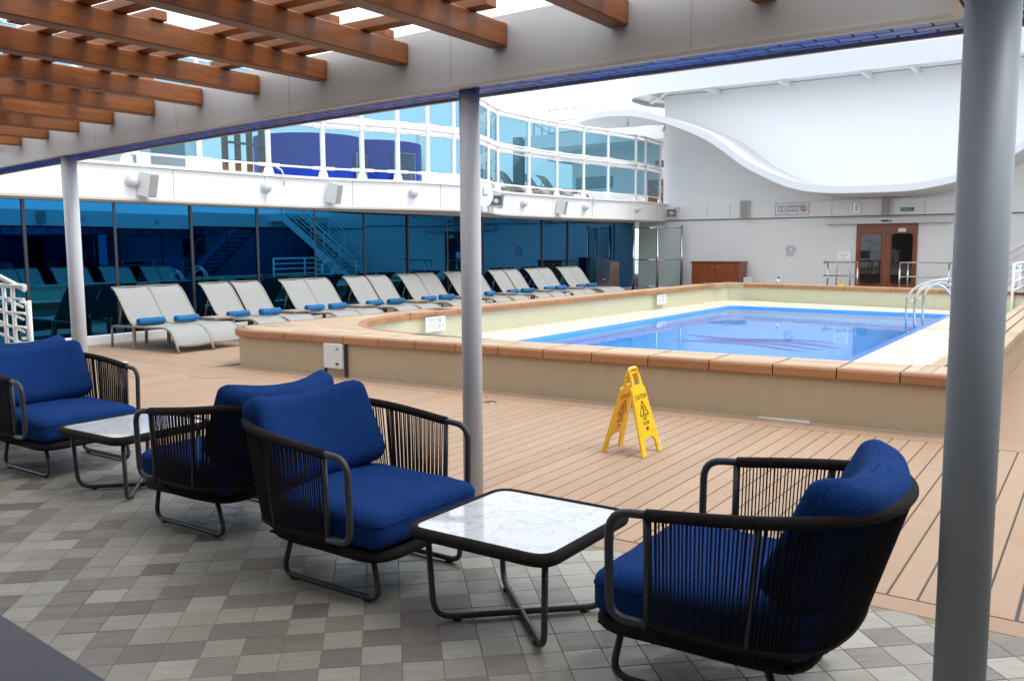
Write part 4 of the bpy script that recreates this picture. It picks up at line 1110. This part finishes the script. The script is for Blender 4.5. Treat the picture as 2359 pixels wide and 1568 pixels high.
for v, z, lab in ((-9.87, 2.70, 'grey wall loudspeaker left of the no jumping sign'), (-5.565, 2.66, 'grey wall loudspeaker between the lamp and the exit sign')):
    s_ = thing('loudspeaker', lab, 'loudspeaker', (v, WY-.11, z), 0, 'loudspeakers on the end wall')
    obj('cabinet', MB().prism([(-.16,0),(.16,0),(.13,-.2),(-.13,-.2)], -.27, .27), mPale, s_); obj('grille', MB().cbox(-.125,.125,-.212,-.201,-.26,.26,.006), mGreySp, s_)
h_ = horn((-12.35, WY-.34, 2.62), R(-75), 'grey horn loudspeaker with red strap at the wall corner', True)
nb = tag(obj('wall_notice', MB().cbox(-.2, .2, -.006, 0, -.2, .2, .002), mPaper, None, (-8.41, WY-.001, 1.33)), 'pale notice board of small print on the end wall', 'notice')
m_ = MB(); nr = random.Random(4)
for i in range(11):
    z = .17-i*.03
    if i in (3, 4, 5): m_.box(-.17, -.17+nr.uniform(.1,.14), -.0075, -.0062, z, z+.014); m_.box(.03, .03+nr.uniform(.1,.13), -.0075, -.0062, z, z+.014)
    else: m_.box(-.15, nr.uniform(.08,.16), -.0075, -.0062, z, z+.012)
obj('small_print', m_, mTextG, nb)
# rails either side of the door
def guard(xa, xb, xdoor, lab):
    g_ = thing('guard_rail', lab, 'guard rail', (0, 27.0, 0), 0, 'steel guard rails by the door')
    for z in (1.02, .62, .14):
        pts = fillet([(xa, 0, z), (xb, 0, z), (xb+(.12 if xb < xdoor else -.12), -.55 if z > .9 else -.5, z)], .05, 4)
        obj('bar', MB().tube(pts, .024, 8), mSteel, g_)
    for v, q in ((xa+(.12 if xb > xa else -.12), 0), (xb, 0), (xb+(.12 if xb < xdoor else -.12), -.52)): obj('stanchion', MB().cyl((v, q, 0), (v, q, 1.02), .024, 8), mSteel, g_)
    obj('flange', MB().disc((xa, -.0, 1.02), .06, (1,0,0), .03, 16), mSteel, g_)
    return g_
guard(-7.12, -6.15, -5.5, 'polished steel guard rail left of the mahogany door')
guard(-3.60, -4.78, -5.5, 'polished steel guard rail right of the mahogany door')
st = thing('sign_stand', 'slim steel stand holding a white notice left of the door', 'sign stand', (-6.49, 26.75, 0))
for v in (-.19, .19): obj('leg', MB().cbox(v-.015, v+.015, -.015, .015, 0, 1.36, .003), mSteel, st)
obj('notice', MB().cbox(-.175, .175, -.01, .01, 1.10, 1.34, .003), mPaper, st); obj('base', MB().cbox(-.22, .22, -.2, .2, 0, .02, .004), mSteel, st)
obj('small_print', MB().box(-.12,.12,-.0115,-.0103,1.24,1.25).box(-.09,.09,-.0115,-.0103,1.21,1.218).box(-.04,.04,-.0115,-.0103,1.15,1.165), mTextG, st)
wet_sign((-6.40, 26.2, 0), R(-90), 'small yellow floor sign peeking over the far coping below the stand', False, .82)
bt = thing('spray_bottle', 'tiny spray bottle standing on the far coping left of the door', 'bottle', (-7.35, y_fo(-7.35)-.2, .50))
obj('body', MB().tube([(0,0,0),(0,0,.11),(0,0,.14)], [.04,.04,.015], 12), mPale, bt); obj('trigger', MB().cbox(-.012,.03,-.01,.01,.14,.20,.004), mBlack, bt)
# cabinet and white box
cbn = thing('timber_cabinet', 'low mahogany cabinet against the end wall', 'cabinet', (-10.6, 27.55, 0))
obj('carcass', MB().cbox(-.82, .80, -.35, .35, .05, .97, .006), mMahog, cbn); obj('top', MB().cbox(-.86, .84, -.38, .36, .972, 1.02, .008), mMahog, cbn); obj('plinth', MB().box(-.78,.76,-.3,.3,0,.05), mBlack, cbn)
for x0, x1 in ((-.80,-.005),(.005,.66)): obj('door', MB().cbox(x0, x1, -.37, -.351, .09, .95, .004), mMahog, cbn)
obj('sticker', MB().box(-.16,-.04,-.3745,-.3715,.78,.90), mRed, cbn); obj('sticker', MB().box(-.15,-.05,-.3765,-.375,.79,.82), mGreen, cbn); obj('lock', MB().disc((.10,-.371,.85), .03, (0,-1,0), .012, 12), mSteel, cbn)
tag(obj('utility_box', MB().cbox(-.16, .14, -.1, .1, .0, .52, .01), mPale, None, (-9.5, 27.3, 0)), 'small white utility box right of the mahogany cabinet', 'box')
# stainless bin
bn = thing('waste_bin', 'brushed steel waste bin with sloping top beside the last lounger', 'bin', (-13.0, 24.3, 0))
obj('body', MB().prism([(-.28,0),(.28,0),(.28,1.03),(-.28,1.18)], -.26, .26, 'y'), mSteelB, bn)
obj('front_panel', MB().cbox(-.25, .25, -.272, -.2605, .04, .98, .004), mSteelB, bn)
obj('emblem', MB().disc((.06, -.273, .50), .075, (0,-1,0), .006, 20), mBlack, bn)
obj('emblem_mark', MB().tube([(.03+.025*math.cos(k*.4), -.281, .50+.03*math.sin(k*.4)) for k in range(11)], .006, 5).box(.075,.085,-.283,-.279,.47,.53).box(.085,.11,-.283,-.279,.485,.492).box(.085,.11,-.283,-.279,.51,.517), mPaper, bn)
# shower corner
sh = thing('shower_screen', 'glass shower enclosure with steel posts in the wall corner', 'shower', (-12.7, 26.4, 0))
for v, q in ((-.45, 0), (.42, 0), (.75, 1.2)): obj('post', MB().cyl((v, q, 0), (v, q, 2.22), .045, 12), mSteel, sh)
obj('glass_panel', MB().box(-.40, .37, -.006, .006, .22, 2.12), mClear, sh)
obj('glass_panel', MB().add([(.46,.05,.22),(.74,1.1,.22),(.74,1.1,2.12),(.46,.05,2.12)], [(0,1,2,3)]), mClear, sh)
for z in (2.13, 1.08, .20):
    obj('bar', MB().cyl((-.45, -.0, z), (.42, 0, z), .018, 8), mSteel, sh); obj('bar', MB().tube([(.42, 0, z), (.62, .5, z), (.75, 1.2, z)], .018, 8), mSteel, sh)
obj('shower_head', MB().cyl((.2, 0.1, 2.13), (.2, -.02, 2.17), .02, 8).disc((.2, -.05, 2.08), .07, (0,0,1), .03, 14), mSteel, sh)
obj('tray', MB().cbox(-.55, .85, -.15, 1.4, 0, .10, .02), mNavy, sh)

# ------------------------------------------------------------------ stairs
def stairs(name, label):
    s = thing(name, label, 'stairs', (1.9, 25.75, 0), R(90))
    run, rise, N = 4.4, 2.9, 15
    for sx in (-.55, .55):
        obj('stringer', MB().prism([(0,2.62),(0,2.92),(run,.22),(run,-.0),(run-.25,0)], sx-.03, sx+.03, 'x'), mWhite, s)
    for i in range(N):
        y = run*(i+.5)/N; z = 2.9-rise*(i+1)/N; obj('tread', MB().box(-.52, .52, y-.15, y+.15, z-.03, z), mSteelD, s)
    for sx in (-.58, .58):
        for k, dz in enumerate((1.0, .8, .6, .4, .2)):
            obj('rail', MB().cyl((sx, 0, 2.95+dz), (sx, run, .1+dz), .026 if k == 0 else .014, 8), mWhite, s)
        for i in range(6): y = run*i/5; z = 2.95-2.85*i/5; obj('stanchion', MB().cyl((sx, y, z-.1), (sx, y, z+1.0), .022, 8), mWhite, s)
    obj('landing', MB().box(-.6, 4.5, -3.2, 0, 2.6, 2.92), mWhite, s)
    return s
stairs('staircase', 'white steel staircase with pipe rails at the right edge')
lrail = thing('low_railing', 'white pipe railing with life ring at the right edge behind the column', 'railing', (-1.72, 23.2, 0))
for k in range(6): obj('bar', MB().cyl((0, -1.6, .15+k*.19), (0, 3.0, .15+k*.19), .02 if k < 5 else .03, 8), mWhite, lrail)
for v in (-1.6, -.1, 1.4, 3.0): obj('stanchion', MB().cyl((0, v, 0), (0, v, 1.1), .03, 8), mWhite, lrail)
lb = thing('life_ring', 'white life ring with blue bands hanging on the low railing', 'life ring', (-1.82, 24.3, .72))
obj('ring', MB().tube([(0, .3*math.cos(k*.262), .3*math.sin(k*.262)) for k in range(24)], .065, 10, True), mWhite, lb)
for a in (45, 135, 225, 315): obj('band', MB().tube([(0, .3*math.cos(R(a+d)), .3*math.sin(R(a+d))) for d in (-8,0,8)], .068, 10), mPoolB, lb)
# railing of the stairwell at the left edge
rl = thing('stair_railing', 'white pipe stair railing at the left edge beside the windows', 'railing', (-9.9, 4.72, 0))
for z in (1.16, 1.02, .87, .72):
    if z == 1.16: obj('handrail', MB().tube([(-2.2, 0, z), (.43, 0, z)], .026, 10), mWhite, rl)
    else: obj('bar', MB().tube([(-2.2, 0, z), (.40, 0, z)], .015, 8), mWhite, rl)
obj('handrail', MB().cyl((-1.4, -.35, 1.78), (.33, .05, 1.12), .028, 10), mWhite, rl)
for i in range(4): obj('bar', MB().cyl((-1.4, -.3, 1.42-.14*i), (.25, .06, .93-.135*i), .014, 8), mWhite, rl)
for v, q in ((-.02, 0), (.17, 0), (.30, .10)): obj('stanchion', MB().cyl((v, q, 0), (v, q, 1.15 if q == 0 else 1.0), .022, 10), mWhite, rl)
obj('stanchion', MB().tube(fillet([(.12, .1, .98), (.25, .1, .98), (.25, .1, .58), (.12, .1, .58)], .08, 5), .017, 8), mWhite, rl)

# ------------------------------------------------------------------ the opposite side (reflected in the windows)
OX = 3.0
ow = thing('window_wall', 'blue window wall on the opposite side, seen as a reflection', 'window wall')
for i in range(16): obj('pane', MB().box(OX, OX+.02, 4.1+i*1.48, 4.1+i*1.48+1.44, .15, 2.3), mMirror, ow)
obj('backing', MB().box(OX+.03, OX+.2, 4, 28, 0, 2.4), mMull, ow)
of = thing('deck_edge', 'white deck edge on the opposite side, seen as a reflection', 'deck edge')
obj('fascia', MB().box(OX-.3, OX-.15, 4, 28, 2.36, 2.9), mWhite, of); obj('deck', MB().box(OX-.15, 12, 4, 40, 2.5, 2.9), mWhite, of)
for v in (8, 11, 14, 17, 20): obj('lamp', MB().disc((OX-.3, v, 2.65), .085, (-1,0,0), .1, 16), mLamp, of)
for v in (9.5, 15.5): obj('speaker', MB().cbox(OX-.5, OX-.31, v-.12, v+.12, 2.45, 2.85, .01), mGreySp, of)

for i, (v, z) in enumerate(((11.62, 3.1), (22.9, 3.1))):
    tag(obj('hanging_cable', MB().tube([(xf(v)-.05, v, z), (xf(v)+.06, v+.03, z-.06), (xf(v)+.10, v+.07, z-.2), (xf(v)+.07, v+.06, z-.36)], .016, 6), mPale), ['white cable looping over the deck edge left of the blue drum', 'white cable looping over the deck edge near the upper loungers'][i], 'cable')
